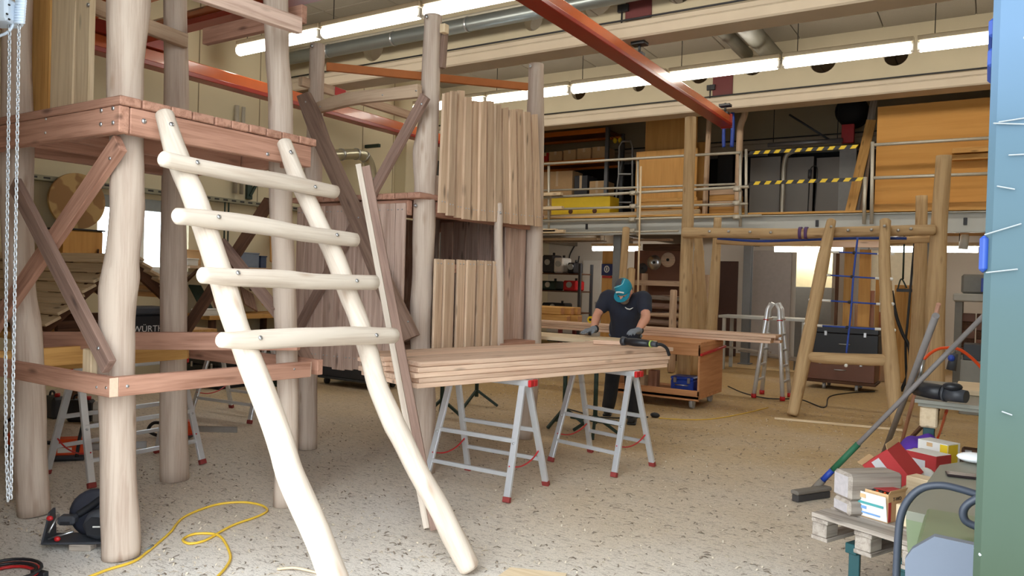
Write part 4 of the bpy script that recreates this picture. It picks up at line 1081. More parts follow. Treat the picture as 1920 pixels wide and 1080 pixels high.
def case(name, lab, cat, M, sx, sy, sz, m, lid=.2, grp=None, latch=M_STEEL, mlid=None):
    """box with a lid, latches and handle; M at the base centre, front is -Y"""
    t = thing(name, lab, cat, M.translation, 0, grp); CUR[0] = M
    WM[t.name] = M; t.matrix_world = M
    z = sz * (1 - lid)
    MB().bx(-sx / 2, sx / 2, -sy / 2, sy / 2, 0, z - .002, .01).build('body', m, t)
    MB().bx(-sx / 2 - .004, sx / 2 + .004, -sy / 2 - .004, sy / 2 + .004, z, sz, .012).build('lid', mlid or m, t)
    for s in (-.3, .3): bx('latch', s * sx - .02, s * sx + .02, -sy / 2 - .014, -sy / 2, z - .04, z + .03, latch, t, .003)
    tube('handle', [(-.08, -sy / 2 - .005, z * .6), (-.08, -sy / 2 - .03, z * .6), (.08, -sy / 2 - .03, z * .6), (.08, -sy / 2 - .005, z * .6)], .008, latch, t, 6)
    done(); return t
case('blue_toolbox', 'blue plastic box standing inside the plywood cart', 'box', T(CX1 - .3, CY0 + .35, .171), .3, .25, .2, M_BLUE)
simple('timber_offcut', 'upright reddish offcut inside the cart', 'offcut', CX0 + .35, CX0 + .47, CY0 + .2, CY0 + .32, .171, .42, M_RED)
simple('timber_offcut', 'upright pale offcut inside the cart next to the reddish one', 'offcut', CX0 + .13, CX0 + .3, CY0 + .2, CY0 + .34, .171, .34, M_PALE)
# long planks over the cart
yl = CY1 - .33; xe = AY(1452, 640, yl).x
for k in range(3):
    for j in range(2):
        z = CH + .0 + k * .036
        o = bx('long_plank', xe - 3.6 + .07 * j, xe + rnd.uniform(-.06, .03), yl + .17 * j + .001, yl + .17 * j + .165, z + .001, z + .034, M_PINK, None, .003)
        tag(o, 'long pale plank over the cart, %s layer, %s one' % (['bottom', 'middle', 'top'][k], ['nearer', 'farther'][j]), 'plank', 'long planks lying over the cart')
p = F(1226, 598, CH + .1); 
tp = thing('tape_measure', 'small round yellow tape measure on the long planks', 'tape measure', (p.x, yl + .15, CH + .109))
MB().tube([(p.x, yl + .13, CH + .16), (p.x, yl + .17, CH + .16)], .05, 18).build('case', M_YELP, tp); tube('hub', [(p.x, yl + .125, CH + .16), (p.x, yl + .13, CH + .16)], .02, M_BLK, tp, 12)
# bundle of square beams left of the worker
p = F(1064, 606, .86); bz = .86; tb_ = thing('saw_horse', 'low dark red bench carrying the square beams left of the worker', 'bench', (p.x - .6, p.y, 0))
bx('top', p.x - 2.4, p.x + .05, p.y - .1, p.y + .5, bz - .06, bz - .002, plain('dark_red_paint', (96, 30, 30), .5), tb_)
for x in (p.x - 2.2, p.x - .1):
    for y in (p.y - .05, p.y + .45): bx('leg', x - .03, x + .03, y - .03, y + .03, 0, bz - .06, MATS['dark_red_paint'], tb_)
for k in range(2):
    for j in range(3):
        e = p.x + (.12 if k == 0 else 0) + rnd.uniform(-.05, .08) - (.05 * (2 - j))
        o = thing('square_beam', 'square yellow beam in the bundle left of the worker, %s layer, %s' % (['lower', 'upper'][k], ['nearest', 'middle', 'farthest'][j]), 'beam', (e - 1.2, p.y + .16 * j, bz), 0, 'square beams left of the worker')
        bx('timber', e - 2.4, e, p.y - .07 + .152 * j, p.y + .075 + .152 * j, bz + .13 * k + .001, bz + .13 * k + .127, M_YEL, o, .012)
        bx('end_grain', e, e + .002, p.y - .06 + .152 * j, p.y + .065 + .152 * j, bz + .13 * k + .012, bz + .13 * k + .116, M_CUT, o, .001)
# stepladder
sl_ = thing('step_ladder', 'aluminium telescopic stepladder with red feet beside the climbing net', 'stepladder', F(1440, 750))
f0 = F(1413, 746); f1 = F(1467, 752); tpz = AY(1450, 570, 10.85); ax = V((.0, 1, 0))
for k, (ft_, us_) in enumerate(((f0, (1441, 571)), (f1, (1461, 570)))):
    for j in (0, 1):
        b0 = V((ft_.x, ft_.y + (.45 if j else 0), .03)); tq = AY(us_[0], us_[1], 10.85 + (.18 if j else 0)); tq = V((tq.x, 10.85 + (.3 if j else 0), tpz.z))
        lg = tube('rail', [b0, b0.lerp(tq, .5), tq.lerp(b0, .06), tq + V((.035 * (1 - 2 * k), 0, .01))], [.03, .03, .032, .03], M_ALU, sl_, 8)
        tube('foot', [b0 - V((0, 0, .025)), b0 + V((0, 0, .03))], .036, M_REDP, lg, 8)
        q = b0.lerp(tq, .82); tube('lock_collar', [q, q.lerp(tq, .05)], .04, M_REDP, lg, 8)
    for i in range(1, 6):
        z = i / 6
        a = V((ft_.x, ft_.y, .03)).lerp(V((tpz.x + (.06 if k else -.06), 10.85, tpz.z)), z); b_ = V((ft_.x, ft_.y + .45, .03)).lerp(V((tpz.x + (.06 if k else -.06), 11.15, tpz.z)), z)
        bar('rung', a, b_, .03, .03, M_ALU, sl_)
# chests on a dolly behind the net
dp = F(1575, 733); Y0 = dp.y + .05
x0 = AY(1512, 700, Y0).x; x1 = AY(1640, 700, Y0).x; zt = AY(1600, 682, Y0).z
dl = thing('dolly', 'low wooden dolly on castors under the brown chest', 'dolly', (x0, Y0, 0))
bx('platform', x0 - .02, x1 + .02, Y0, Y0 + .6, .1, .14, M_DKW, dl)
for x in (x0 + .25, x1 - .25):
    for y in (Y0 + .08, Y0 + .52): tube('castor', [(x - .02, y, .05), (x + .02, y, .05)], .048, plain('grey_castor', (170, 172, 174)), dl, 14)
case('storage_chest', 'brown storage chest with metal corners on the dolly behind the climbing net', 'chest', T((x0 + x1) / 2, Y0 + .3, .141), x1 - x0, .56, zt - .1, M_BRN, .12)
zb2 = AY(1600, 618, Y0 + .3).z
case('storage_chest', 'black chest standing on the brown chest behind the climbing net', 'chest', T((x0 + x1) / 2 + .05, Y0 + .3, .142 + zt - .1), (x1 - x0) * .96, .5, max(.3, zb2 - zt), M_BLK, .2)
# cases near the hut back and cables
dq = F(650, 728); cs = case('equipment_case', 'long black equipment case on small castors behind the hut', 'case', T(dq.x - .05, dq.y + .3, .12), 1.1, .5, .34, M_DGREY, .25)
CUR[0] = WM[cs.name]
for x in (-.45, .45):
    for y in (-.18, .18): tube('castor', [(x - .02, y, -.07), (x + .02, y, -.07)], .045, M_RUB, cs, 12)
bx('castor_board', -.56, .56, -.26, .26, -.03, -.001, M_DGREY, cs)
done()
# ================================================================== LEFT SIDE
# gate hoist with its hand chain
DH = 3.2
mo = thing('gate_hoist', 'white gate hoist motor with hand chain hanging at the left edge', 'hoist', AD(20, 30, DH))
M_MOT = plain('pale_blue_motor', (206, 220, 236), .4, 0, .04)
c = AD(6, 24, DH); MB().box(frame(c, right, (0, 0, 1)), .11, .12, .1, .012).build('motor_box', M_MOT, mo)
for k, (u, v) in enumerate(((13, 26), (17, 9), (17, 36))): bolt(AD(u, v, DH - .063), -fwd, .004, mo, M_BLK)
for i in range(9):
    p = AD(39 - i * .4, 2 + i * 5, DH - .01); tube('guide_rib', [p - right * .02, p + right * .022], .007, M_MOT, mo, 8)
cord('motor_cable', [AD(26, 40, DH), AD(22, 52, DH), AD(12, 62, DH), AD(-8, 70, DH)], .006, M_MOT, mo)
lk = None
wr_ = .0028
def linkmesh():
    pts = [(-.0055, .0, 0)] ; out = []
    for i in range(12):
        a = 2 * math.pi * i / 12; x = .0056 * math.cos(a); y = .0056 * math.sin(a) + (.0056 if math.sin(a) > 0 else -.0056)
        out.append(V((x, 0, y)))
    return MB().tube(out, wr_, 6, closed=True)
M_CHAIN = plain('bright_chain', (196, 200, 206), .3, .8, .1, 40)
for strand in ([(36, 36), (34, 150), (30, 400), (25, 700), (20, 935)], [(18, 48), (15, 300), (11, 600), (11, 800), (15, 938)]):
    pts = smooth_path([tuple(AD(u, v, DH)) for u, v in strand], 12); pts = [V(p) for p in pts]
    acc = 0; nxt = 0; i = 0; pitch = .0172
    for a, b_ in zip(pts[:-1], pts[1:]):
        L = (b_ - a).length
        while nxt <= acc + L:
            p = a.lerp(b_, (nxt - acc) / L); M = T(*p) @ RZm(.6 + (math.pi / 2 if i % 2 else 0))
            if lk is None: o = MB().add([M @ q for q in linkmesh().v], linkmesh().f, 0, True).build('chain_link', M_CHAIN, mo, M); lk = o.data
            else: link('chain_link', lk, M, None, mo)
            nxt += pitch; i += 1
        acc += L
# red cable reel bottom left
p = F(18, 1082); rr_ = thing('cable_coil', 'coil of red cable with a black connector in the bottom left corner', 'cable coil', p)
for k in range(4): tube('loop', [(p.x + (.12 + .012 * k) * math.cos(a), p.y + (.1 + .01 * k) * math.sin(a), .012 + .008 * (k % 2) + .006 * k) for a in [i * math.pi / 10 for i in range(20)]], .008, M_REDP if k % 2 == 0 else M_BLK, rr_, 6, closed=True)
q = F(75, 1078); bar('connector', q + V((-.03, -.02, .015)), q + V((.06, .0, .015)), .03, .028, M_BLK, rr_)
# yellow extension cable
yc = [(150, 1092), (200, 1072), (250, 1056), (276, 1038), (300, 1018), (320, 1000), (345, 972), (400, 950), (450, 944), (488, 949), (501, 960), (480, 972), (445, 984), (420, 996), (385, 1016), (355, 1022), (343, 1014), (365, 1004), (400, 1004), (418, 1014), (432, 1045), (424, 1066), (404, 1088)]
q = [F(u, v) + V((0, 0, .009)) for u, v in yc]
o = cord('extension_cable', q, .0075, plain('yellow_cable', (226, 186, 60), .5), None, 7); tag(o, 'yellow extension cable curling over the floor by the near log post', 'cable')
q = F(281, 1032); jb = thing('cable_joint', 'small grey tape joint on the yellow cable', 'cable joint', q)
tube('tape', [F(276, 1036) + V((0, 0, .012)), F(286, 1028) + V((0, 0, .012))], .011, plain('grey_tape', (120, 124, 120), .6), jb, 8)
# circular saw resting on a block
sw_ = F(148, 1024); ang = math.atan2(right.y, right.x)
bl = thing('support_block', 'small grey wood block under the circular saw', 'wood block', F(152, 1032), ang, local=True)
MB().bx(-.06, .06, -.02, .05, 0, .035, .006).build('block', M_OLD, bl); done()
cs_ = thing('circular_saw', 'black circular saw with red levers lying beside the near log post', 'circular saw', F(152, 1030) + V((0, 0, .036)) + fwd * .04, ang + .12, local=True)
MB().bx(-.2, .2, -.07, .1, 0, .012, .004).build('base_plate', M_DGREY, cs_)
MB().prism(T(-.205, 0, 0) @ Matrix.Rotation(math.pi / 2, 4, 'Y') @ Matrix.Rotation(math.pi, 4, 'Z'), [(0, -.1), (.16, -.08), (.15, -.02), (0, .06)], .01).build('guide_plate', M_DGREY, cs_)
R90 = Matrix.Rotation(math.pi / 2, 4, 'X')
MB().lathe(T(.02, .1, .13) @ R90, [(.12, 0), (.135, .01), (.135, .035), (.11, .045), (1e-5, .047)], 28).build('blade_guard', plain('guard_black', (44, 46, 56), .35), cs_)
mt = MB().lathe(T(.08, .05, .095) @ R90, [(.085, 0), (.088, .06), (.08, .09), (.05, .1), (1e-5, .1)], 8).build('motor_housing', M_DGREY, cs_)
MB().prism(T(.08, -.052, .095) @ R90, [(-.05, -.045), (.04, -.05), (.06, -.01), (.05, .045), (-.03, .05), (-.06, .02)], .008).build('motor_cap', M_BLK, mt)
bx('motor_badge', .06, .1, -.062, -.0595, .09, .098, M_WHT, mt, .001)
MB().tube(smooth_path([(-.06, .05, .13), (0, .05, .17), (.09, .05, .24), (.15, .05, .27), (.22, .05, .26)], 5), .02, 10).build('rear_handle', M_BLK, cs_)
MB().bx(-.14, -.05, -.03, .04, .09, .14, .012).build('front_handle', M_DGREY, cs_); bx('vent', -.12, -.07, -.035, -.031, .1, .115, M_BLK, cs_, .001)
for x, y, z in ((-.165, -.05, .14), (-.12, -.06, .03), (.16, .03, .21), (.17, -.06, .05)): MB().ell((x, y, z), .018, .012, .014, 8, 6).build('red_lever', M_REDP, cs_)
MB().ell((.14, -.07, .05), .012, .012, .012, 8, 6).build('knob', plain('copper_knob', (200, 140, 120), .4), cs_)
tube('depth_rod', [(-.18, -.03, .02), (-.05, -.03, .06)], .006, M_STEEL, cs_, 6); tube('depth_rod', [(-.17, -.05, .06), (-.15, .02, .14)], .007, M_STEEL, cs_, 6)
done()
# slatted gable roof behind the tower
XG = -6.4
ap = AX(228, 482, XG); el_ = AX(78, 618, XG); er = AX(318, 566, XG)
rf = thing('slatted_roof', 'small gable roof of yellowish slats standing behind the left tower', 'playhouse roof', (XG - 1, ap.y, el_.z))
for e, n in ((el_, 7), (er, 6)):
    for i in range(n):
        a = ap.lerp(e, i / n); b_ = ap.lerp(e, (i + 1.05) / n); s = (b_ - a).normalized(); nn = V((1, 0, 0)).cross(s); nn = nn if nn.z > 0 else -nn
        c = (a + b_) / 2 + nn * (.045)
        M = Matrix((V((1, 0, 0)), s, V((1, 0, 0)).cross(s))).transposed().to_4x4(); M.translation = c + V((-1.0, 0, 0)); sgn = 1 if M.to_3x3() @ V((0, 0, 1)) @ nn > 0 else -1
        box('slat', M @ Matrix.Rotation(.26 * sgn, 4, 'X'), 2.3, (b_ - a).length, .024, M_PALE, rf, .003)
for x in (XG + .02, XG - 1.0, XG - 1.95):
    for e in (el_, er): bar('rafter', V((x, ap.y, ap.z)), V((x, e.y, e.z)), .05, .09, M_DKW, rf)
    bar('tie_beam', V((x, el_.y + .1, el_.z + .02)), V((x, er.y - .02, el_.z + .02)), .05, .09, M_DKW, rf)
zt_ = el_.z - .06
wt = thing('work_table', 'low trestle table carrying the slatted roof behind the left tower', 'table', (XG - 1, ap.y, 0))
bx('table_top', XG - 2.2, XG + .3, el_.y - .1, er.y + .3, zt_ - .03, zt_ + .028, M_YEL, wt)
for x in (XG - 2, XG - 1.2):
    for y in (el_.y, er.y + .2): bar('leg', (x, y, 0), (x, y, zt_ - .03), .06, .06, M_DKW, wt)
# black case with lettering, on the trestle behind the tower
XB = -5.45
yw0 = AX(246, 617, XB).y; yw1 = AX(304, 617, XB).y; zw = .842; zl_ = AX(275, 617, XB).z; zt2 = AX(280, 578, XB).z
wb = thing('tool_case', 'black tool case with white WÜRTH lettering behind the left tower', 'tool case', (XB - .1, (yw0 + yw1) / 2, zw))
bx('case_body', XB - .22, XB, yw0 - .02, yw1 + .05, zw, zt2 - .05, M_BLK, wb, .015); bx('case_lid', XB - .225, XB + .005, yw0 - .025, yw1 + .055, zt2 - .048, zt2 + .01, M_DGREY, wb, .012)
text('lettering', 'WÜRTH', Matrix(((0, 0, 1, XB + .002), (1, 0, 0, (yw0 + yw1) / 2 + .01), (0, 1, 0, zl_), (0, 0, 0, 1))), (yw1 - yw0) * .27, M_WHT, wb)
# orange chainsaws and cans under the trestles
def chainsaw(lab, p, rz, s=1.0):
    t = thing('chainsaw', lab, 'chainsaw', p, rz, 'orange chainsaws under the left trestles', local=True)
    MB().bx(-.14 * s, .14 * s, -.09 * s, .09 * s, .02, .17 * s, .035).build('engine_cover', M_ORG, t)
    MB().bx(-.15 * s, .12 * s, -.1 * s, .1 * s, 0, .05 * s, .02).build('base', M_DGREY, t)
    cord('front_handle', [(.06 * s, -.12 * s, .04), (.08 * s, -.12 * s, .2 * s), (.08 * s, 0, .27 * s), (.08 * s, .12 * s, .2 * s), (.06 * s, .12 * s, .04)], .013, M_BLK, t)
    cord('rear_handle', [(-.12 * s, 0, .13 * s), (-.25 * s, 0, .14 * s), (-.3 * s, 0, .07 * s), (-.22 * s, 0, .02), (-.12 * s, 0, .03)], .016, M_BLK, t)
    MB().bx(.12 * s, .55 * s, -.005, .005, .06 * s, .12 * s, .004).build('guide_bar', M_STEEL, t)
    bx('label_plate', -.08 * s, .02 * s, -.093 * s, -.089 * s, .07 * s, .11 * s, M_WHT, t, .001)
    done()
chainsaw('orange chainsaw on the floor between the left posts', (-6.2, 3.25, 0), .9)
chainsaw('orange chainsaw with black handle right of the near post', (-6.25, 4.25, 0), .6, .95)
chainsaw('orange chainsaw half hidden behind the far left post', (-6.9, 3.2, 0), 2.6)
for k, (u, v, m) in enumerate(((110, 800, M_DGREY), (215, 812, M_WHT), (165, 808, M_BLK))):
    p = F(u, v) + V((-.5, .2, 0)); t = thing('fuel_can', ['dark grey fuel can beside the chainsaws', 'white fuel can behind the near post', 'black fuel can between the chainsaws'][k], 'fuel can', p, .3 * k, 'cans under the left trestle', local=True)
    MB().bx(-.12, .12, -.07, .07, 0, .22, .025).build('can_body', m, t); tube('cap', [(.07, 0, .22), (.07, 0, .255)], .025, M_REDP, t, 10)
    cord('grip', [(-.08, 0, .21), (-.06, 0, .26), (.0, 0, .26), (.02, 0, .21)], .011, m, t); done()
# wall furniture
XW = XL
y0 = AX(116, 470, XW + .45).y; y1_ = AX(193, 470, XW + .45).y; z0 = AX(180, 512, XW + .45).z; z1 = AX(180, 434, XW + .45).z
cb_ = thing('cabinet', 'orange plywood cabinet with a paper notice on the left wall below the round disc', 'cabinet', (XW + .22, y0, z0))
bx('carcass', XW + .002, XW + .43, y0, y1_, z0, z1, M_PLY, cb_)
dr = bx('door', XW + .43, XW + .45, y0 + .01, y1_ - .005, z0 + .01, z1 - .01, M_PLY, cb_)
tube('door_handle', [(XW + .46, y1_ - .07, z0 + .2), (XW + .47, y1_ - .07, z0 + .3)], .012, M_DKW, dr, 6)
bx('top_cover', XW + .002, XW + .47, y0 - .05, y1_ + .02, z1, z1 + .02, M_BLK, cb_)
a = AX(137, 512, XW + .452); b_ = AX(168, 479, XW + .452)
pn = bx('paper_notice', XW + .451, XW + .453, a.y, b_.y, z0 + .02, b_.z, M_WHT, cb_, .0005)
hgt = b_.z - z0 - .02; wid = b_.y - a.y
for i in range(4): bx('printed_square', XW + .4532, XW + .4536, a.y + wid * .12, a.y + wid * .4, z0 + .02 + hgt * (.2 + .18 * i), z0 + .02 + hgt * (.31 + .18 * i), M_BLK, pn, .0001)
bx('printed_square', XW + .4532, XW + .4536, a.y + wid * .55, a.y + wid * .93, z0 + .02 + hgt * .04, z0 + .02 + hgt * .13, M_BLK, pn, .0001)
sh_ = thing('board_shelf', 'long shelf of pale boards under the plywood cabinet', 'shelf', (XW + .25, y0, z0 - .05))
bx('shelf_board', XW + .002, XW + .5, y0 - .8, y1_ + .1, z0 - .045, z0 - .001, M_YEL, sh_)
for y in (y0 - .6, y1_): bar('bracket', (XW + .02, y, z0 - .3), (XW + .42, y, z0 - .05), .03, .03, M_DKW, sh_)
dc = AX(137, 384, XW + .12); R_ = 52 * depth(dc) / FPX
def disc_mat():
    m, n, l, p = _new('cut_disc')
    tc = n.new('ShaderNodeTexCoord'); nz = n.new('ShaderNodeTexNoise'); nz.inputs['Scale'].default_value = 3.2; nz.inputs['Detail'].default_value = 2
    l.new(tc.outputs['Object'], nz.inputs['Vector']); cr = n.new('ShaderNodeValToRGB'); e = cr.color_ramp.elements
    e[0].position = .46; e[0].color = srgb(190, 158, 104); e[1].position = .5; e[1].color = srgb(156, 118, 74)
    l.new(nz.outputs[0], cr.inputs[0]); l.new(cr.outputs[0], p.inputs['Base Color']); p.inputs['Roughness'].default_value = .7
    return m
ds = thing('round_disc', 'big round wooden disc with brown patches hung on the cream left wall', 'wooden disc', dc)
dc.z = z1 + .024 + R_
Md = T(XW + .21, dc.y, dc.z) @ Matrix.Rotation(math.pi / 2, 4, 'Y')
MB().lathe(Md, [(R_ * .98, -.02), (R_, -.01), (R_, .015), (R_ * .985, .022)], 48).build('disc', disc_mat(), ds)
MB().lathe(Md @ T(0, 0, .0221), [(R_ * .19, 0), (R_ * .185, .006), (1e-5, .006)], 24).build('hub', M_WHT, ds); tube('hook', [(XW + .004, dc.y, dc.z + .05), (XW + .19, dc.y, dc.z + .05)], .012, M_STEEL, ds, 6)
zt = AX(60, 336, XW + .1).z
tr_ = thing('cable_tray', 'perforated grey cable tray running along the left wall', 'cable tray', (XW + .1, 6, zt))
MB().bx(XW + .02, XW + .16, 1.5, 11.2, zt - .004, zt + .0, .001).bx(XW + .02, XW + .024, 1.5, 11.2, zt, zt + .06, .001).bx(XW + .156, XW + .16, 1.5, 11.2, zt, zt + .06, .001).build('channel', plain('tray_grey', (140, 138, 120), .5, .4), tr_)
for i in range(60): bx('slot', XW + .1605, XW + .162, 2.0 + i * .15, 2.08 + i * .15, zt + .018, zt + .042, M_BLK, tr_, .0004)
for y in (3, 5, 7, 9, 11): bx('bracket', XW + .004, XW + .16, y - .02, y + .02, zt - .03, zt - .004, M_GSTEEL, tr_)
# long bench under the windows with bits on it
bn = thing('long_bench', 'long cluttered workbench along the left wall behind the ladder', 'workbench', (XW + .4, 8, 0))
bx('bench_top', XW + .02, XW + .8, 6.6, 11.0, .86, .92, M_YEL, bn)
for y in (6.7, 8.1, 9.5, 10.9):
    for x in (XW + .1, XW + .72): bar('leg', (x, y, 0), (x, y, .86), .08, .08, M_DKW, bn)
bx('lower_shelf', XW + .05, XW + .75, 6.7, 10.9, .3, .33, M_DKW, bn)
def onwall(u, v, d=.5): return AX(u, v, XW + d)
items = [('plastic_tub', 'grey white plastic tub on the long wall bench', 'tub', 371, 414, 615, 603, .79, M_WHT), ('storage_bin', 'blue grey storage bin on the shelf by the window, larger', 'bin', 452, 486, 500, 476, .4, plain('bluegrey_bin', (116, 130, 150), .5)),
         ('storage_bin', 'dark blue bin lid box beside the blue grey bin', 'bin', 489, 500, 500, 480, .4, plain('darkblue_bin', (58, 74, 104), .5)), ('parts_box', 'small brown parts box on the shelf near the window', 'box', 350, 378, 498, 472, .35, M_CARD),
         ('parts_box', 'low white parts box in front of the brown one', 'box', 352, 372, 497, 487, .57, M_WHT)]
zs = AX(420, 500, XW + .4).z
s2 = thing('board_shelf', 'board shelf with bins behind the ladder on the left wall', 'shelf', (XW + .3, 8.2, zs))
ya, yb2 = AX(340, 500, XW + .4).y, AX(520, 500, XW + .4).y
bx('shelf_board', XW + .002, XW + .6, ya, yb2, zs - .04, zs - .001, M_TAN, s2)
for y in (ya + .2, yb2 - .2): bar('bracket', (XW + .02, y, zs - .35), (XW + .5, y, zs - .05), .04, .04, M_DKW, s2)
def openbin(name, lab, cat, x0, x1, y0, y1, z0, z1, m):
    t = thing(name, lab, cat, ((x0 + x1) / 2, (y0 + y1) / 2, z0)); w = .015
    MB().bx(x0, x1, y0, y1, z0, z0 + w, .003).bx(x0, x0 + w, y0, y1, z0 + w, z1, .003).bx(x1 - w, x1, y0, y1, z0 + w, z1, .003).bx(x0 + w, x1 - w, y0, y0 + w, z0 + w, z1, .003).bx(x0 + w, x1 - w, y1 - w, y1, z0 + w, z1, .003).build('bin_body', m, t)
    MB().bx(x0 - .01, x1 + .01, y0 - .01, y1 + .01, z1, z1 + .02, .006).build('lid', m, t)
    return t
for nm, lab, cat, u0, u1, v0, v1, d, m in items:
    a = onwall(u0, v0, d); b_ = onwall(u1, v1, d); zb_ = .921 if nm == 'plastic_tub' else zs
    openbin(nm, lab, cat, XW + d - (.14 if d > .5 else .3), XW + d, a.y, b_.y, zb_, zb_ + (b_.z - a.z), m)
for k, (u0, v0, u1, v1, w, m, lab) in enumerate(((515, 530, 516, 440, .2, M_PLY, 'narrow plywood strip leaning on the left wall behind the ladder'), (392, 608, 365, 535, .2, M_DSTEEL, 'dark board leaning below the wall shelf'), (412, 606, 398, 540, .12, M_RED, 'reddish board leaning beside the dark one'),
        (470, 610, 462, 545, .25, M_GREYW, 'greyish board leaning under the bins'), (500, 612, 497, 545, .2, M_PLY, 'orange board leaning below the plywood strip'))):
    a = onwall(u0, v0, .48 if v0 > 560 else .4); b_ = onwall(u1, v1, .1 if v0 > 560 else .06)
    if v0 > 560: a.z = {1: .932, 2: .95}.get(k, 1.0)
    else: a.z = zs + .07
    o = bar('leaning_board', a, b_, w, .025, m, None, up=(1, 0, 0.3)); tag(o, lab, 'board')
# duct elbow, rods and bracket on the wall
d = thing('elbow_duct', 'silver duct elbow with clamps on the left wall right of the ladder', 'duct', onwall(690, 300, .3))
pts = [onwall(u, v, .35) for u, v in ((598, 291), (640, 290), (668, 289), (684, 294), (693, 308), (697, 335), (698, 372))]
MB().tube(smooth_path([tuple(p) for p in pts], 5), .095, 14).build('pipe', plain('cream_duct', (188, 184, 160), .3, .6), d)
for i in (1, 2, 3, 5): p = pts[i]; q = (pts[min(i + 1, 6)] - pts[i - 1]).normalized(); tube('clamp', [p - q * .02, p + q * .02], .107, M_STEEL, d, 14)
p = onwall(700, 287, .2); bx('bracket_arm', XW + .004, XW + .35, p.y - .03, p.y + .03, p.z + .1, p.z + .16, M_DSTEEL, d)
for u in (430, 437): 
    a = onwall(u, 378, .25); b_ = onwall(u - 3, 470, .25); o = tube('hanging_rod', [V((XW + .15, a.y, zt)), V((XW + .15, a.y, b_.z))], .012, M_DSTEEL, None, 6); tag(o, 'thin dark rod hanging from the cable tray, %s of two' % ('left' if u == 430 else 'right'), 'rod')
p = onwall(468, 365, .2); p.z = zt + .3; p.y += .12; bk = thing('steel_bracket', 'dark green triangular bracket on the left wall behind the ladder', 'bracket', p)
bx('upright', XW + .004, XW + .06, p.y - .05, p.y + .05, p.z - .2, p.z + .18, M_DSTEEL, bk); bar('arm', (XW + .06, p.y, p.z + .12), (XW + .06, p.y + .18, p.z + .16), .05, .05, M_DSTEEL, bk); bar('strut', (XW + .06, p.y, p.z - .15), (XW + .06, p.y + .17, p.z + .14), .04, .04, M_DSTEEL, bk)
# vertical pipes on the left wall
a = onwall(446, 200, .08); o = tube('vertical_pipe', [(XW + .06, a.y, 2.75), (XW + .06, a.y, 4.1)], .035, M_GALV, None, 10); tag(o, 'pair pipe of grey metal on the left wall, left one', 'pipe')
o = tube('vertical_pipe', [(XW + .06, a.y + .12, 2.75), (XW + .06, a.y + .12, 4.1)], .03, M_GALV, None, 10); tag(o, 'thin grey pipe on the left wall, right one of the pair', 'pipe')
# tubs and boards below the bench, seen between the posts
for k, (u, v, m) in enumerate(((370, 735, M_BLK), (425, 720, M_DSTEEL), (505, 660, M_BLK))):
    p = F(u, v); case('tool_chest', ['black tool chest on the floor behind the rear left post', 'dark green tool chest on the floor behind the ladder', 'black tool chest farther back near the left wall'][k], 'tool chest', T(p.x + (.35 if k == 1 else -.3), p.y + .5, .0), .7, .45, .4, m, .25)
# ================================================================== RIGHT FOREGROUND
# pallet raised on a low teal stand
pz = .42
P = lambda u, v: F(u, v, pz)
fl = P(1520, 960); fr_ = P(1720, 1022)
pdir = (fr_ - fl).normalized(); pperp = V((-pdir.y, pdir.x, 0)); pperp = pperp if pperp.y > 0 else -pperp
face = math.atan2(pdir.y, pdir.x)
def pp(a, b, z): return V((fl.x, fl.y, z)) + pdir * a + pperp * b
LP_ = .56; WP = 1.1
stn = thing('low_stand', 'low teal steel stand below the weathered pallet', 'stand', pp(.4, .5, 0))
for a in (.16, .42):
    bar('rail', pp(a, .1, pz - .155), pp(a, WP - .1, pz - .155), .06, .05, plain('teal_steel', (24, 72, 76), .45), stn)
    for b in (.14, WP - .14): bar('leg', pp(a, b, 0), pp(a, b, pz - .18), .05, .05, MATS['teal_steel'], stn)
pal = thing('pallet', 'weathered grey wooden pallet carrying the red boxes at the lower right', 'pallet', pp(0, 0, pz - .14))
for j in range(7):
    b = .07 + j * .16; bar('deck_board', pp(0, b, pz - .011), pp(LP_, b, pz - .011), .13, .022, M_OLD, pal)
for a in (.05, LP_ / 2, LP_ - .05):
    bar('stringer', pp(a, 0, pz - .033), pp(a, WP, pz - .033), .09, .02, M_OLD, pal)
    for b in (.05, WP / 2, WP - .05): box('block', frame(pp(a, b, pz - .0765), pdir), .08, .1, .065, M_OLD, pal)
    bar('skid', pp(a, 0, pz - .12), pp(a, WP, pz - .12), .09, .02, M_OLD, pal)
# weathered beam stub
b0 = P(1572, 962)
bt = thing('beam_stub', 'thick weathered beam offcut on the left end of the pallet', 'beam offcut', b0)
bd = (pperp * .92 + pdir * .38).normalized()
for z0, h, w in ((0, .075, .135), (.076, .135, .14)):
    box('stub', frame(V((b0.x, b0.y, pz + z0 + h / 2 + .001)) + bd * .16, bd), .3, w, h, M_OLD, bt, .014)
    box('end_grain', frame(V((b0.x, b0.y, pz + z0 + h / 2 + .001)) + bd * .0095, bd), .002, w - .03, h - .03, plain('grey_end_grain', (176, 168, 168), .85, 0, .25, 40), bt, .001)
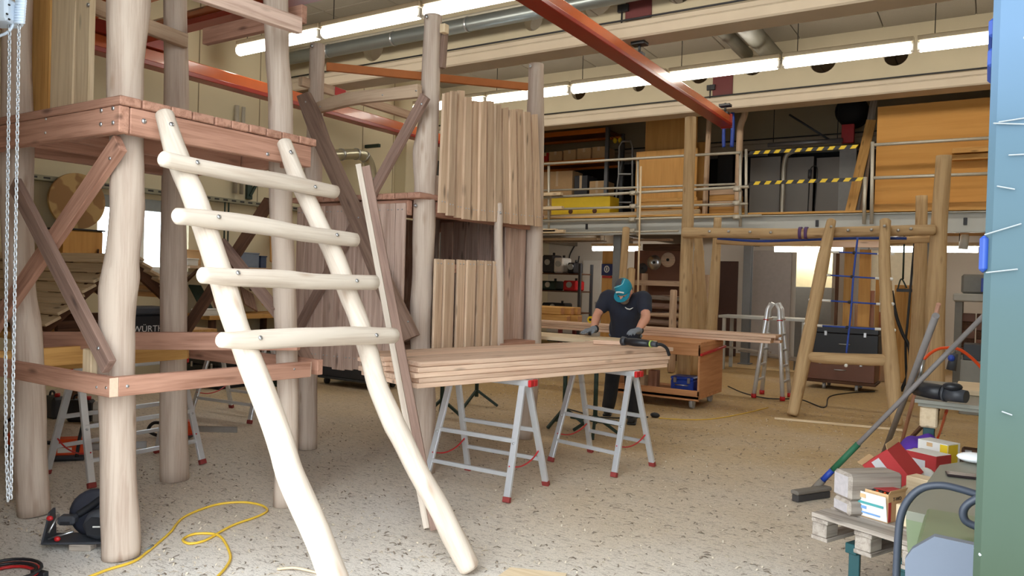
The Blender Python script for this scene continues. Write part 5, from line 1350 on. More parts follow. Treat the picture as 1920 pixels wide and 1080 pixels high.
# crate behind the pallet that carries the rear cartons
cr_ = thing('low_crate', 'low wooden crate behind the pallet carrying the rear cartons', 'crate', (-.1, 5.55, 0))
for k in range(3): bx('slat', -.36, .4, 5.2, 5.215, .02 + k * .13, .13 + k * .13, M_OLD, cr_); bx('slat', -.36, -.345, 5.215, 5.98, .02 + k * .13, .13 + k * .13, M_OLD, cr_)
bx('top', -.37, .41, 5.19, 5.99, .4, .419, M_OLD, cr_)
for x in (-.33, .37):
    for y in (5.24, 5.94): bx('corner_post', x - .02, x + .02, y - .02, y + .02, 0, .4, M_OLD, cr_)
M_RBOX = plain('red_carton', (172, 46, 48), .55, 0, .06); M_GBOX = plain('grey_carton_band', (190, 188, 190), .6, 0, .04)
def carton(name, lab, M, sx, sy, sz, m, open_=False, flap=.035):
    t = thing(name, lab, 'box', M.translation); t.matrix_world = M; WM[t.name] = M; CUR[0] = M
    w = .004
    MB().bx(-sx / 2, sx / 2, -sy / 2, sy / 2, 0, w, .001).bx(-sx / 2, -sx / 2 + w, -sy / 2, sy / 2, w, sz, .001).bx(sx / 2 - w, sx / 2, -sy / 2, sy / 2, w, sz, .001).bx(-sx / 2 + w, sx / 2 - w, -sy / 2, -sy / 2 + w, w, sz, .001).bx(-sx / 2 + w, sx / 2 - w, sy / 2 - w, sy / 2, w, sz, .001).build('carton', m, t)
    if not open_: MB().bx(-sx / 2, sx / 2, -sy / 2, sy / 2, sz, sz + w, .001).build('top_flap', m, t)
    else:
        for s_ in (-1, 1): bar('flap', (s_ * sx / 2, 0, sz), (s_ * (sx / 2 + flap * .5), 0, sz + flap), sy, .003, M_CARD, t)
    return t
cen = AY(1675, 880, P(1668, 925).y + .1)
c = carton('red_carton', 'tilted red carton with a pale grey band on the pallet', T(*cen) @ RZm(face - .05) @ Matrix.Rotation(-.68, 4, 'Y') @ Matrix.Rotation(.25, 4, 'X') @ T(0, 0, -.095), .19, .15, .2, M_RBOX, True, .03)
bx('grey_band', -.035, .02, -.077, -.075, .005, .188, M_GBOX, c, .0005); bx('grey_band', -.0865, -.085, -.05, .05, .02, .07, M_GBOX, c, .0005); bx('emblem', -.014, .008, -.0785, -.077, .03, .05, M_RBOX, c, .0003)
for i in range(5): bx('print_line', -.078 + .008 * (i % 2), -.045, -.0768, -.0752, .03 + .018 * i, .036 + .018 * i, M_WHT, c, .0003)
done()
c = carton('red_carton', 'red carton with white top and grey label standing behind the pallet', T(*(P(1738, 891) + V((.0, .07, 0)))) @ RZm(face - .1), .2, .15, .125, M_RBOX)
bx('white_top', -.098, .098, -.073, .073, .129, .131, M_WHT, c, .0005); bx('grey_label', -.07, .03, -.077, -.0755, .02, .09, M_GBOX, c, .0005); done()
c = carton('yellow_white_carton', 'white and yellow carton behind the red cartons', T(*(P(1758, 877) + V((.0, .05, 0)))) @ RZm(face - .1), .2, .13, .16, M_WHT)
bx('yellow_side', .1, .1012, -.06, .04, .005, .158, M_YELP, c, .0005); bx('yellow_side', .05, .1, -.0665, -.0655, .005, .158, M_YELP, c, .0005); bx('blue_print', -.08, -.04, -.0665, -.0655, .05, .08, M_BLUE, c, .0005); bx('thumb_cut', -.04, .0, -.0665, -.0655, .13, .155, M_CARD, c, .0005); done()
c = carton('open_carton', 'open carton with white and teal printed label at the front of the pallet', T(*(P(1640, 972) + pperp * .05 + V((0, 0, .001)))) @ RZm(face - .02), .165, .15, .14, M_CARD, True, .02)
lm = bar('printed_label', (0, -.078, .005), (0, -.098, .13), .165, .002, M_WHT, c, up=(0, -1, .2))
for z0, x0_, x1_, h, m in ((.07, -.07, .07, .012, plain('teal_print', (70, 150, 150), .6)), (.045, -.07, -.02, .014, plain('blue_print_', (110, 150, 200), .6)), (.022, -.065, .05, .008, MATS['blue_print_']), (.1, -.06, -.02, .02, M_CARD)):
    yq = -.0815 - .16 * z0; bx('print_mark', x0_, x1_, yq - .0022, yq - .0008, z0, z0 + h, m, lm, .0002)
bx('red_band', .0825, .084, -.074, -.05, .005, .1, M_RBOX, c, .0005); bx('torn_red_flap', -.05, .08, -.03, .075, .141, .144, M_RBOX, c, .001)
text('print', 'T-WO', Matrix(((0, 0, 1, .0832), (1, 0, 0, .0), (0, 1, 0, .11), (0, 0, 0, 1))), .026, M_BLK, c)
for i in range(5): tube('screw_piece', [(-.05 + .022 * i, -.06, .1), (-.04 + .02 * i, -.03, .135)], .007, M_DGREY if i % 2 else M_ORG, c, 6)
done()
p = P(1677, 984); o = box('wood_block', T(p.x, p.y, pz + .052) @ RZm(face) @ T(.045, .05, 0), .09, .09, .1, M_PALE); tag(o, 'small pale wood block right of the open carton', 'wood block')
p = P(1712, 950); o = box('wood_block', T(p.x, p.y, pz + .072) @ RZm(face) @ T(0, .1, 0), .14, .1, .14, M_PALE); tag(o, 'tan wood block behind the small pale block', 'wood block')
p = P(1733, 912); o = MB().ell((p.x, p.y, pz + .055), .06, .055, .055, 16, 10).build('white_bowl', M_WHT); tag(o, 'rounded white plastic bowl between the cartons and the machine', 'bowl')
# purple cloth
cm = MB(); c0 = P(1732, 858) + V((-.0, .05, 0))
nx_, ny_ = 16, 12; vv = []; ff = []
for j in range(ny_ + 1):
    for i in range(nx_ + 1):
        x = (i / nx_ - .5) * .3; y = (j / ny_ - .5) * .2
        r = (x / .15) ** 2 + (y / .1) ** 2
        z = pz + .004 + .14 * max(0, 1 - r * .55) + .012 * math.sin(x * 45 + y * 20) + .008 * math.sin(y * 60)
        vv.append(V((c0.x + x, c0.y + y, max(pz + .004, z))))
for j in range(ny_):
    for i in range(nx_): a = j * (nx_ + 1) + i; ff.append([a, a + 1, a + nx_ + 2, a + nx_ + 1])
o = cm.add(vv, ff, 0, True).build('purple_cloth', plain('purple_fabric', (84, 44, 150), .85)); sm_ = o.modifiers.new('thick', 'SOLIDIFY'); sm_.thickness = .006
tag(o, 'crumpled purple cloth behind the yellow and white carton', 'cloth')
c = P(1800, 868); case('small_case', 'brown and black small case right of the purple cloth', 'case', T(c.x + .1, c.y + .02, pz), .18, .12, .1, M_DKW, .3)

# green machine
MZ = .80
gm = thing('machine', 'old green workshop machine with steel front plate at the lower right', 'machine', (.2, 3.2, 0))
M_GRN = plain('olive_green_enamel', (96, 108, 74), .4, 0, .1, 8); M_GTOP = plain('greyish_table', (118, 118, 104), .45, .2, .1, 6)
a = F(1697, 955, MZ); b_ = F(1752, 872, MZ); 
tops = [(a.x, a.y), (b_.x + .0, b_.y + .05), (.75, b_.y + .25), (.75, a.y - .45), (F(1832, 992, MZ).x + .1, F(1832, 992, MZ).y - .05)]
q = [F(u, v, MZ) for u, v in ((1699, 957), (1762, 872), (1830, 862))]; fr2 = F(1830, 985, MZ)
outl = [(q[0].x, q[0].y), (fr2.x, fr2.y), (.8, fr2.y - .05), (.8, q[2].y + .05), (q[2].x, q[2].y), (q[1].x, q[1].y)]
MB().prism(T(0, 0, MZ - .03), outl, .03).build('table_top', M_GTOP, gm)
d = AX(1740, 1020, q[0].x + .06)
lo = [(q[0].x + .01, q[0].y - .01), (fr2.x, fr2.y - .12), (.8, fr2.y - .2), (.8, q[2].y), (q[2].x, q[2].y - .02), (q[1].x + .02, q[1].y - .03)]
mbh = MB(); n = len(outl)
for i in range(n):
    j = (i + 1) % n
    k0 = len(mbh.v); mbh.v += [V((outl[i][0], outl[i][1], MZ - .03)), V((outl[j][0], outl[j][1], MZ - .03)), V((lo[j][0], lo[j][1], MZ - .14)), V((lo[i][0], lo[i][1], MZ - .14))]
    mbh.f.append([k0 + 3, k0 + 2, k0 + 1, k0]); mbh.m.append(0); mbh.sm.append(False)
mbh.build('skirt', M_GRN, gm)
cx_ = [p[0] for p in lo]; MB().bx(min(cx_) + .1, .78, fr2.y - .05, q[2].y - .15, .02, MZ - .13, .02).build('pedestal', M_GRN, gm)
MB().bx(min(cx_) + .05, .79, fr2.y - .1, q[2].y - .1, 0, .05, .01).build('foot', M_DSTEEL, gm)
ysp = 2.45
sp_ = [AY(u, v, ysp) for u, v in ((1697, 1090), (1697, 1048), (1710, 1030), (1752, 1006), (1840, 1025), (1840, 1100))]
MB().prism(T(0, ysp + .03, 0) @ Matrix.Rotation(math.pi / 2, 4, 'X'), [(p.x, p.z) for p in sp_][::-1] if sum((sp_[i].x * sp_[(i + 1) % 6].z - sp_[(i + 1) % 6].x * sp_[i].z) for i in range(6)) < 0 else [(p.x, p.z) for p in sp_], .03).build('steel_plate', plain('brushed_plate', (112, 120, 134), .5, .5, .08, 5), gm)
MB().bx(sp_[0].x + .02, .7, ysp + .03, fr2.y + .1, .3, sp_[3].z - .05, .01).build('plate_housing', M_GRN, gm)
pc = [AY(u, v, 2.75) for u, v in ((1680, 1095), (1684, 1010), (1690, 965), (1705, 935), (1730, 915), (1765, 910), (1800, 917), (1835, 928))]
cord('power_cable', pc, .012, plain('slate_rubber', (52, 58, 70), .5), gm, 8)
pc = [AY(u, v, 2.72) for u, v in ((1838, 932), (1815, 945), (1806, 960), (1812, 978), (1838, 990))]
cord('power_cable', pc, .012, MATS['slate_rubber'], gm, 8)
p = F(1800, 893, MZ); o = box('phone', T(p.x + .02, p.y, MZ + .006) @ RZm(.15), .14, .07, .01, plain('phone_black', (40, 32, 34), .25), None, .003); tag(o, 'dark mobile phone lying on the green machine table', 'phone')
p = F(1812, 868, MZ); o = MB().ell((p.x + .03, p.y + .02, MZ + .0235), .07, .05, .022, 14, 8).build('plastic_bag', plain('white_film', (226, 228, 230), .3), None); tag(o, 'crumpled white plastic bag at the back of the machine table', 'bag')

# bench with grinder
BZ = .8
e0 = F(1715, 748, BZ); e1 = F(1840, 762, BZ); k0 = F(1745, 700, BZ)
wbn = thing('work_bench', 'grey steel topped bench holding the air grinder at the right', 'bench', (e0.x, e0.y, 0))
MB().prism(T(0, 0, BZ - .025), [(e0.x, e0.y), (.9, e1.y - .1), (.9, e0.y + 1.5), (e0.x - .03, e0.y + 1.3)], .025).build('bench_top', plain('bench_grey', (126, 124, 112), .5, .2), wbn)
MB().prism(T(0, 0, BZ - .05), [(e0.x + .02, e0.y + .03), (.9, e1.y - .07), (.9, e0.y + 1.4), (e0.x + .02, e0.y + 1.2)], .02).build('under_plate', MATS['bench_grey'], wbn)
p = F(1742, 790, BZ - .08); lg = AY(1742, 780, e0.y + .1)
bx('end_block', lg.x - .055, lg.x + .055, e0.y + .05, e0.y + .3, BZ - .2, BZ - .05, M_PALE, wbn, .012)
bx('leg', lg.x - .035, lg.x + .035, e0.y + .1, e0.y + .22, 0, BZ - .2, plain('teal_steel', (24, 72, 76), .45), wbn); bx('leg', .78, .86, e0.y + .1, e0.y + .2, 0, BZ - .05, MATS['teal_steel'], wbn); bx('leg', .78, .86, e0.y + 1.1, e0.y + 1.2, 0, BZ - .05, MATS['teal_steel'], wbn)
bar('brace', (lg.x - .2, e0.y + .5, .35), (lg.x + .05, e0.y + .2, BZ - .08), .03, .02, M_DKW, wbn)
gr = thing('air_grinder', 'black air grinder with chrome fitting and orange hose on the bench', 'grinder', F(1760, 735, BZ))
a = F(1718, 728, BZ + .066); b_ = F(1770, 737, BZ + .066); c = F(1812, 744, BZ + .062)
tube('barrel', [a, a.lerp(b_, .5), b_], [.05, .055, .052], M_BLK, gr, 14); tube('collar', [b_, b_.lerp(c, .12)], .058, M_DGREY, gr, 14); tube('motor', [b_.lerp(c, .12), c], [.052, .042], M_DGREY, gr, 14)
MB().ell(F(1786, 725, BZ + .12), .06, .04, .03, 12, 8).build('battery', M_BLK, gr)
h0 = F(1722, 715, BZ + .1)
tube('air_fitting', [h0, h0 + V((.015, 0, .08)), h0 + V((.03, 0, .16))], [.018, .014, .012], M_STEEL, gr, 10)
dh = depth(h0)
hp_ = [h0 + V((.03, 0, .16))] + [AD(u, v, dh) for u, v in ((1745, 662), (1765, 653), (1795, 654), (1818, 668), (1840, 690), (1862, 720))]
cord('air_hose', hp_, .011, M_ORG, gr, 8)
p = F(1782, 706, BZ + .0); t = thing('grease_gun', 'small blue and silver gun tool standing behind the grinder', 'tool', p)
tube('tool_body', [p + V((0, .1, .05)), p + V((.02, .1, .2))], [.04, .032], M_DGREY, t, 10); MB().ell(p + V((0, .06, .16)), .03, .03, .03, 10, 8).build('blue_knob', M_BLUE, t); tube('nozzle', [p + V((.02, .1, .2)), p + V((.04, .1, .3))], .012, M_STEEL, t, 8)
p = F(1822, 735, BZ); o = bx('bench_board', p.x - .1, .5, p.y - .25, p.y + .35, BZ + .001, BZ + .04, M_PALE); tag(o, 'pale board lying on the bench right of the grinder', 'board')
p = F(1757, 835); q = AY(1775, 770, e0.y + .35); o = cord('air_hose', [F(1750, 840) + V((0, 0, .012)), AD(1762, 812, depth(F(1750, 840))), q], .011, M_ORG, None); tag(o, 'orange hose hanging below the grinder bench', 'hose')
# broom and poles against the bench edge
bh = F(1507, 938); edge = V((e0.x - .055, e0.y - .02, BZ + .02))
br_ = thing('broom', 'push broom with blue and green handle sleeve leaning on the bench', 'broom', bh)
end = AD(1852, 588, depth(edge) + .35); st_ = V((bh.x, bh.y, .07)) + V((.12, .06, 0))
hd_ = (F(1533, 920) - F(1498, 938)).normalized()
bx_ = box('bristles', frame(V((bh.x, bh.y, .026)) + V((.04, .06, 0)), V((.5, .85, 0))), .34, .06, .05, plain('dark_bristles', (62, 58, 56), .9), br_, .006)
box('broom_head', frame(V((bh.x, bh.y, .068)) + V((.04, .06, 0)), V((.5, .85, 0))), .36, .07, .03, plain('dusty_grey', (120, 112, 102), .8), br_, .008)
sA = F(1538, 905, .1); dirn = (edge - sA).normalized()
M_GPOLE = plain('grey_pole', (128, 122, 120), .6)
tube('handle', [sA, sA.lerp(edge, 1.0), edge + dirn * 1.1], .017, M_GPOLE, br_, 10)
tube('blue_sleeve', [sA + dirn * .03, sA + dirn * .14], .022, M_BLUE, br_, 10); tube('green_sleeve', [sA + dirn * .14, sA + dirn * .42], .022, plain('green_sleeve', (40, 104, 72), .6), br_, 10); tube('socket', [sA - dirn * .1, sA + dirn * .03], .026, MATS['dusty_grey'], br_, 10)
g0 = F(1652, 868); g1 = g0 + (V((e0.x - .075, e0.y + .4, BZ)) - g0) * 1.75; o = tube('grey_pole', [g0 + V((0, 0, .025)), g1], .022, M_GPOLE, None, 10); tag(o, 'plain grey pole leaning steeply over the bench corner', 'pole')
g0 = F(1686, 852); g1 = AD(1760, 570, depth(edge) + .5); o = tube('brown_pole', [g0 + V((0, 0, .025)), g1], .016, M_RED, None, 10); tag(o, 'thin brown wooden pole leaning behind the grey pole', 'pole')
# cables on the floor
for k, (pts, lab) in enumerate((([(1365, 725), (1395, 738), (1440, 748), (1500, 750), (1545, 765), (1555, 745), (1590, 738), (1640, 735)], 'black cable winding over the floor under the climbing net'), ([(1065, 768), (1090, 775), (1110, 782), (1160, 785), (1215, 783)], 'thin black cable on the floor behind the trestles'))):
    o = cord('loose_cable', [F(u, v) + V((0, 0, .008)) for u, v in pts], .008, M_RUB, None, 6); tag(o, lab, 'cable')
o = cord('loose_cable', [F(u, v) + V((0, 0, .007)) for u, v in ((1235, 785), (1290, 788), (1340, 786), (1400, 775), (1440, 765))], .006, plain('yellow_cable', (226, 186, 60)), None, 6); tag(o, 'thin yellow cable on the floor in front of the cart', 'cable')
p = F(1228, 783); o = MB().ell((p.x, p.y, .03), .06, .04, .03, 10, 8).build('cable_plug', M_BLK); tag(o, 'black cable socket on the floor in front of the cart', 'socket')
# ================================================================== ON THE MEZZANINE
DZ = 2.761
def on(u, v, y): return AY(u, v, y)
def panel(name, lab, cat, u0, u1, v0, v1, y, t, m, zb=None, b=.004):
    """upright sheet between two photo columns, top at v0, foot at v1 or at height zb"""
    a = on(u0, v1, y); c = on(u1, v0, y)
    return tag(bx(name, a.x, c.x, y, y + t, zb if zb is not None else a.z, c.z, m, None, b), lab, cat)
# dark rear wall cladding and grey panel
struct(MB().bx(XL, XR, YB - .12, YB - .02, DZ, 4.5, .004).build('wall_mezzanine', M_DARK))
M_GPAN = plain('grey_panel', (146, 142, 138), .7, 0, .06, 3)
for k in range(3):
    u0 = 1404 + k * 62; p0 = on(u0, 400, 15.6); p1 = on(u0 + 60, 293, 15.6)
    o = bx('cladding_sheet', p0.x, p1.x, 15.6, 15.64, DZ, p1.z, M_GPAN); tag(o, 'grey wall panel behind the striped barrier, %s' % ['left', 'middle', 'right'][k], 'panel', 'grey panels behind the barrier')
p = on(1575, 285, 15.55); q = on(1590, 400, 15.55); o = bx('grey_pillar', p.x, q.x + .12, 15.5, 15.6, DZ, p.z + .1, plain('pillar_grey', (170, 170, 168), .7)); tag(o, 'pale grey pillar at the right end of the grey panels', 'pillar')
p = on(1588, 255, 15.52); o = bx('fire_box', p.x - .08, p.x + .14, 15.4, 15.5, p.z - .15, p.z + .2, M_REDP); tag(o, 'dark red box fixed above the grey pillar', 'box')
# white bent pipe, lance, horizontal tube
c = [on(u, v, 15.4) for u, v in ((1466, 402), (1468, 350), (1471, 302), (1480, 287), (1500, 281))]; c[0].z = DZ
o = cord('bent_pipe', c, .045, M_GALV, None, 10); tag(o, 'white bent pipe rising in front of the grey panels', 'pipe')
a = on(1514, 398, 15.3); b_ = on(1518, 335, 15.3); a.z = DZ; t = thing('spray_lance', 'thin black spray lance hung on the grey panel', 'lance', a)
tube('rod', [a, b_], .012, M_BLK, t, 6); tube('grip', [b_, on(1519, 318, 15.3)], .035, M_DGREY, t, 8); cord('cable', [on(1519, 318, 15.3), on(1524, 312, 15.3), on(1532, 315, 15.3), on(1531, 345, 15.3), on(1527, 395, 15.3)], .01, M_BLK, t, 6)
a = on(1440, 272, 15.2); b_ = on(1580, 263, 15.2); t = thing('hanging_tube', 'long silver tube hanging in the dark above the barrier', 'tube', a)
tube('pipe', [a, b_], .045, plain('dull_silver', (150, 150, 154), .4, .6), t, 10); tube('stay', [on(1480, 215, 15.2), on(1555, 262, 15.2)], .02, M_DGREY, t, 8)
for u in (1450, 1570): q = on(u, 268, 15.2); tube('hanger', [q, V((q.x, q.y, ZC))], .008, M_BLK, t, 5)
# black fan-like housings in the dark
for k, (u, v, r) in enumerate(((1597, 208, .3),)):
    p = on(u, v, 16.0); t = thing('dark_housing', 'dark round housing under the roof next to the plywood wall', 'housing', p)
    MB().lathe(T(p.x, p.y + .3, p.z) @ Matrix.Rotation(math.pi / 2, 4, 'X'), [(r, 0), (r, .35), (r * .8, .45), (r * .3, .5), (1e-5, .5)], 24).build('drum', M_DARK, t); tube('hanger', [(p.x, p.y, p.z + r * .9), (p.x, p.y, ZC)], .02, M_BLK, t, 6)
# leaning planks
for k, (u0, v0, u1, v1, w, m, lab) in enumerate(((1592, 398, 1634, 225, .16, M_YEL, 'yellowish plank leaning beside the mezzanine plywood wall'), (1602, 398, 1640, 182, .12, M_OLD, 'tall greyish plank leaning beside the mezzanine plywood wall'), (1616, 398, 1630, 250, .1, M_TAN, 'short tan plank leaning at the railing end'))):
    a = on(u0, v0, 13.9 + .15 * k); a.z = DZ + .025; b_ = on(u1, v1, 14.3 + .15 * k); o = bar('leaning_plank', a, b_, w, .03, m, None, up=(0, 1, 0)); tag(o, lab, 'plank')
# big plywood wall at the right
M_PLYR = wood('plywood_wall', (206, 152, 82), (194, 140, 72), .35, objvar=.05, knots=False)
x0 = on(1642, 300, 13.35).x; x1 = XR - .05; zt_ = on(1700, 168, 13.35).z
for k in range(3):
    w = (x1 - x0) / 3; o = bx('plywood_sheet', x0 + k * w + .002, x0 + (k + 1) * w - .002, 13.35, 13.375, DZ, min(zt_, 4.49), M_PLYR, None, .002); tag(o, 'large plywood sheet of the wall on the mezzanine, %s' % ['leftmost beside the planks', 'middle one', 'rightmost one'][k], 'plywood sheet', 'plywood sheets at the right of the mezzanine')
p = on(1645, 385, 13.3); o = bx('kick_plank', x0, x1, 13.27, 13.34, DZ, DZ + .16, M_YEL); tag(o, 'knotty yellow plank at the foot of the plywood wall', 'plank')
for k, v in enumerate((283, 296)):
    p = on(1785, v, 13.2); o = bx('stored_board', p.x, x1, 13.18, 13.3, p.z - .04, p.z + .04, M_YEL); tag(o, 'yellow board fixed on the plywood wall at the far right, %s' % ('upper' if k == 0 else 'lower'), 'board')
# plywood stack in the middle
for k, (u0, u1, v0, y, t, m, lab) in enumerate(((1206, 1308, 215, 14.3, .03, M_PLY, 'tall plywood sheet standing on the mezzanine behind the railing'), (1190, 1308, 277, 14.1, .03, M_PLY, 'lower plywood sheet in front of the tall one on the mezzanine'), (1232, 1330, 265, 14.5, .03, M_PLYR, 'plywood sheet at the back of the mezzanine stack'))):
    panel('plywood_sheet', lab, 'plywood sheet', u0, u1, v0, 385, y, t, m, DZ)
for k in range(6):
    z = DZ + .07 * k; a = on(1200, 340, 13.75).x; b_ = on(1318 + rnd.uniform(-8, 6), 340, 13.75).x
    o = bx('stacked_board', a, b_, 13.62 + rnd.uniform(0, .03), 13.95, z + .002, z + .068, M_YEL); tag(o, 'knotty board in the pile against the mezzanine plywood, %s' % ['lowest', 'second from below', 'third from below', 'fourth from below', 'fifth from below', 'topmost'][k], 'board', 'boards piled on the mezzanine')
for k in range(5):
    z = DZ + .11 * k; a = on(1335, 340, 13.75).x; b_ = on(1388, 340, 13.75).x
    o = bx('stacked_beam', a, b_ + rnd.uniform(-.04, .04), 13.62, 14.0, z + .002, z + .108, M_YEL if k % 2 else M_TAN); tag(o, 'beam in the pile left of the railing end, %s' % ['lowest', 'second from below', 'third from below', 'fourth from below', 'topmost'][k], 'beam', 'beams piled at the railing end')
# shelf rack with boxes
YS = 14.9
sx0 = on(985, 300, YS).x; sx1 = on(1138, 300, YS).x; zt1 = on(1080, 248, YS).z
rk = thing('storage_rack', 'tall orange beam storage rack with cardboard boxes at the left of the mezzanine', 'rack', (sx0, YS, DZ))
for x in (sx0, sx1):
    for y in (YS, YS + .8): bx('upright', x - .04, x + .04, y - .04, y + .04, DZ, zt1 + .05, plain('rack_blue_grey', (108, 112, 118), .5, .3), rk)
zsh = [on(1080, 248, YS).z, on(1080, 303, YS).z, DZ + .12]
for k, z in enumerate(zsh):
    for y in (YS, YS + .8): bx('beam', sx0, sx1, y - .03, y + .03, z - .06, z + .04, plain('orange_beam', (206, 118, 34), .5), rk)
    bx('shelf_board', sx0, sx1, YS + .03, YS + .77, z - .01, z + .012, M_BRN, rk)
def cbox(lab, x0, x1, y0, y1, z0, z1, m=M_CARD, nm='cardboard_box'):
    t = thing(nm, lab, 'box', ((x0 + x1) / 2, (y0 + y1) / 2, z0))
    MB().bx(x0, x1, y0, y1, z0, z1, .008).build('carton', m, t); xm = (y0 + y1) / 2
    bx('tape', x0 - .001, x1 + .001, xm - .03, xm + .03, z1, z1 + .002, M_PALE, t, .0005); bx('tape', (x0 + x1) / 2 - .03, (x0 + x1) / 2 + .03, y0 - .002, y0, z0 + (z1 - z0) * .7, z1, M_PALE, t, .0005)
    return t
zz = zsh[1] + .013
for k, (u0, u1, v, m) in enumerate(((1018, 1029, 287, M_REDP), (1030, 1055, 285, M_CARD), (1057, 1081, 282, M_CARD), (1083, 1110, 279, M_CARD), (1111, 1136, 276, M_CARD))):
    a = on(u0, v, YS + .1); b_ = on(u1, v, YS + .1); cbox('%s on the upper rack shelf, %s' % (['small red box', 'cardboard box', 'cardboard box', 'cardboard box', 'cardboard box'][k], ['far left', 'next to the red box', 'second from the red box', 'third from the red box', 'rightmost beside the upright'][k]), a.x, b_.x - .01, YS + .08, YS + .6, zz, max(zz + .2, a.z), m)
zz = zsh[2] + .013
for k, (u0, u1, v, m, lab) in enumerate(((1018, 1074, 323, M_CARD, 'large cream cardboard box on the lower rack shelf'), (1078, 1102, 330, M_DGREY, 'dark box on the lower rack shelf'), (1106, 1134, 340, M_CARD, 'opened cardboard box at the right of the lower rack shelf'))):
    a = on(u0, v, YS + .1); b_ = on(u1, v, YS + .1); cbox(lab, a.x, b_.x, YS + .08, YS + .6, zz, max(zz + .25, a.z), m)
a = on(1036, 372, 13.8); b_ = on(1145, 395, 13.8)
t = thing('yellow_crate', 'long yellow crate with two round holes behind the left railing', 'crate', (a.x, 13.8, DZ))
bx('crate_body', a.x, b_.x, 13.75, 14.2, DZ + .001, a.z, M_YELP, t, .012)
for u in (1070, 1115): p = on(u, 379, 13.74); tube('round_hole', [(p.x, 13.744, DZ + .22), (p.x, 13.751, DZ + .22)], .05, M_DKW, t, 16)
# grey folding ladder upstairs
sl2 = thing('step_ladder', 'grey folding ladder standing between rack and plywood on the mezzanine', 'stepladder', on(1165, 390, 14.4))
top_ = [on(u, v, 14.4) for u, v in ((1150, 392), (1160, 330), (1161, 275), (1166, 265), (1182, 265), (1186, 275), (1186, 392))]; top_[0].z = top_[-1].z = DZ
MB().tube(top_, .022, 8).build('frame', plain('ladder_grey', (140, 142, 144), .45, .4), sl2)
for v in (300, 327, 355, 380): p = on(1162, v, 14.4); q = on(1186, v, 14.4); bar('step', p, q, .14, .03, MATS['ladder_grey'], sl2)
tube('rear_leg', [on(1166, 300, 14.6), V((on(1148, 392, 15.0).x, 15.0, DZ))], .018, MATS['ladder_grey'], sl2, 6)
for k, u in enumerate((1145, 1153)):
    p = on(u, 264, 15.0); p.x = sx1 + .13 + .12 * k; t = thing('ear_defender', 'round yellow ear defender on the rack end, %s' % ('left' if k == 0 else 'right'), 'ear defender', p); MB().ell(p, .045, .05, .065, 12, 8).build('cup', M_YELP, t); tube('hook', [p, V((sx1 + .045, 14.9, p.z + .1 + .03 * k))], .006, M_BLK, t, 5)
# hoses hanging by the girder
for k, (pts, r, m, lab) in enumerate((([(1358, 225), (1357, 250), (1357, 276)], .03, M_BLUE, 'blue hose hanging under the crane rail end, left one'), ([(1374, 200), (1374, 240), (1372, 276)], .035, M_BLUE, 'blue hose hanging under the crane rail end, right one'),
        ([(1397, 195), (1396, 215), (1389, 235), (1387, 260), (1386, 282)], .06, M_TAN, 'wavy pale trunk standing by the railing corner'), ([(1332, 205), (1329, 240), (1325, 285)], .05, M_TAN, 'pale slim trunk beside the mezzanine plywood'))):
    q = [on(u, v, 12.85 if k < 2 else 13.5) for u, v in pts]
    if k < 2: q[0].z = 4.505
    else: q[-1].z = DZ
    o = cord('hanging_hose' if k < 2 else 'slim_trunk', q, r, m, None, 8); tag(o, lab, 'hose' if k < 2 else 'trunk')
# dark shelf things on the rear wall upstairs
for k, (u, v, s) in enumerate(((1448, 245, .5), (1345, 215, .35))):
    p = on(u, v, 16.2); o = bx('dark_cabinet', p.x - s / 2, p.x + s / 2, 16.9, 17.35, DZ, p.z + .1, M_BLK if k == 0 else M_DGREY); tag(o, 'dark cabinet at the back of the mezzanine, %s' % ['right one behind the barrier', 'left upper one behind the crane rail end', 'left lower one behind the crane rail end'][k], 'cabinet')

# ================================================================== UNDER THE MEZZANINE
# steel rack with machine parts, left
YU = 15.4
x0 = on(1010, 560, YU).x; x1 = on(1086, 560, YU).x
rk = thing('machine_shelf', 'dark shelf with machine parts under the left end of the mezzanine', 'shelf', (x0, YU, 0))
for x in (x0 - 1.0, x1):
    for y in (YU, YU + .6): bx('upright', x - .03, x + .03, y - .03, y + .03, 0, 1.95, M_DGREY, rk)
zl = [on(1050, v, YU).z for v in (512, 545, 585)]
for z in zl + [.3]: bx('shelf_board', x0 - 1.0, x1, YU, YU + .6, z - .03, z, M_DKW, rk)
for k, (u, w, h, m, lab, zi) in enumerate(((1028, .3, .42, M_DGREY, 'grey machine head on the upper dark shelf', 0), (1048, .25, .36, M_WHT, 'pale machine part on the upper dark shelf', 0), (1072, .2, .25, M_BLK, 'black gear part at the right of the upper dark shelf', 0), (1030, .4, .22, M_DSTEEL, 'green machine box on the middle dark shelf', 1), (1070, .35, .24, M_REDP, 'red box on the middle dark shelf', 1), (1040, .6, .2, M_BLK, 'black crate on the lowest dark shelf', 2))):
    p = on(u, 500, YU + .1); t = thing('machine_part', lab, 'machine part', (p.x, YU + .3, zl[zi]))
    MB().bx(p.x - w / 2, p.x + w / 2, YU + .06, YU + .5, zl[zi] + .001, zl[zi] + h, .03).build('housing', m, t)
    tube('shaft', [(p.x, YU + .03, zl[zi] + h * .6), (p.x, YU + .06, zl[zi] + h * .6)], min(.07, h * .3), M_STEEL, t, 12); tube('knob', [(p.x + w * .3, YU + .2, zl[zi] + h), (p.x + w * .3, YU + .2, zl[zi] + h + .06)], .03, M_BLK, t, 8)
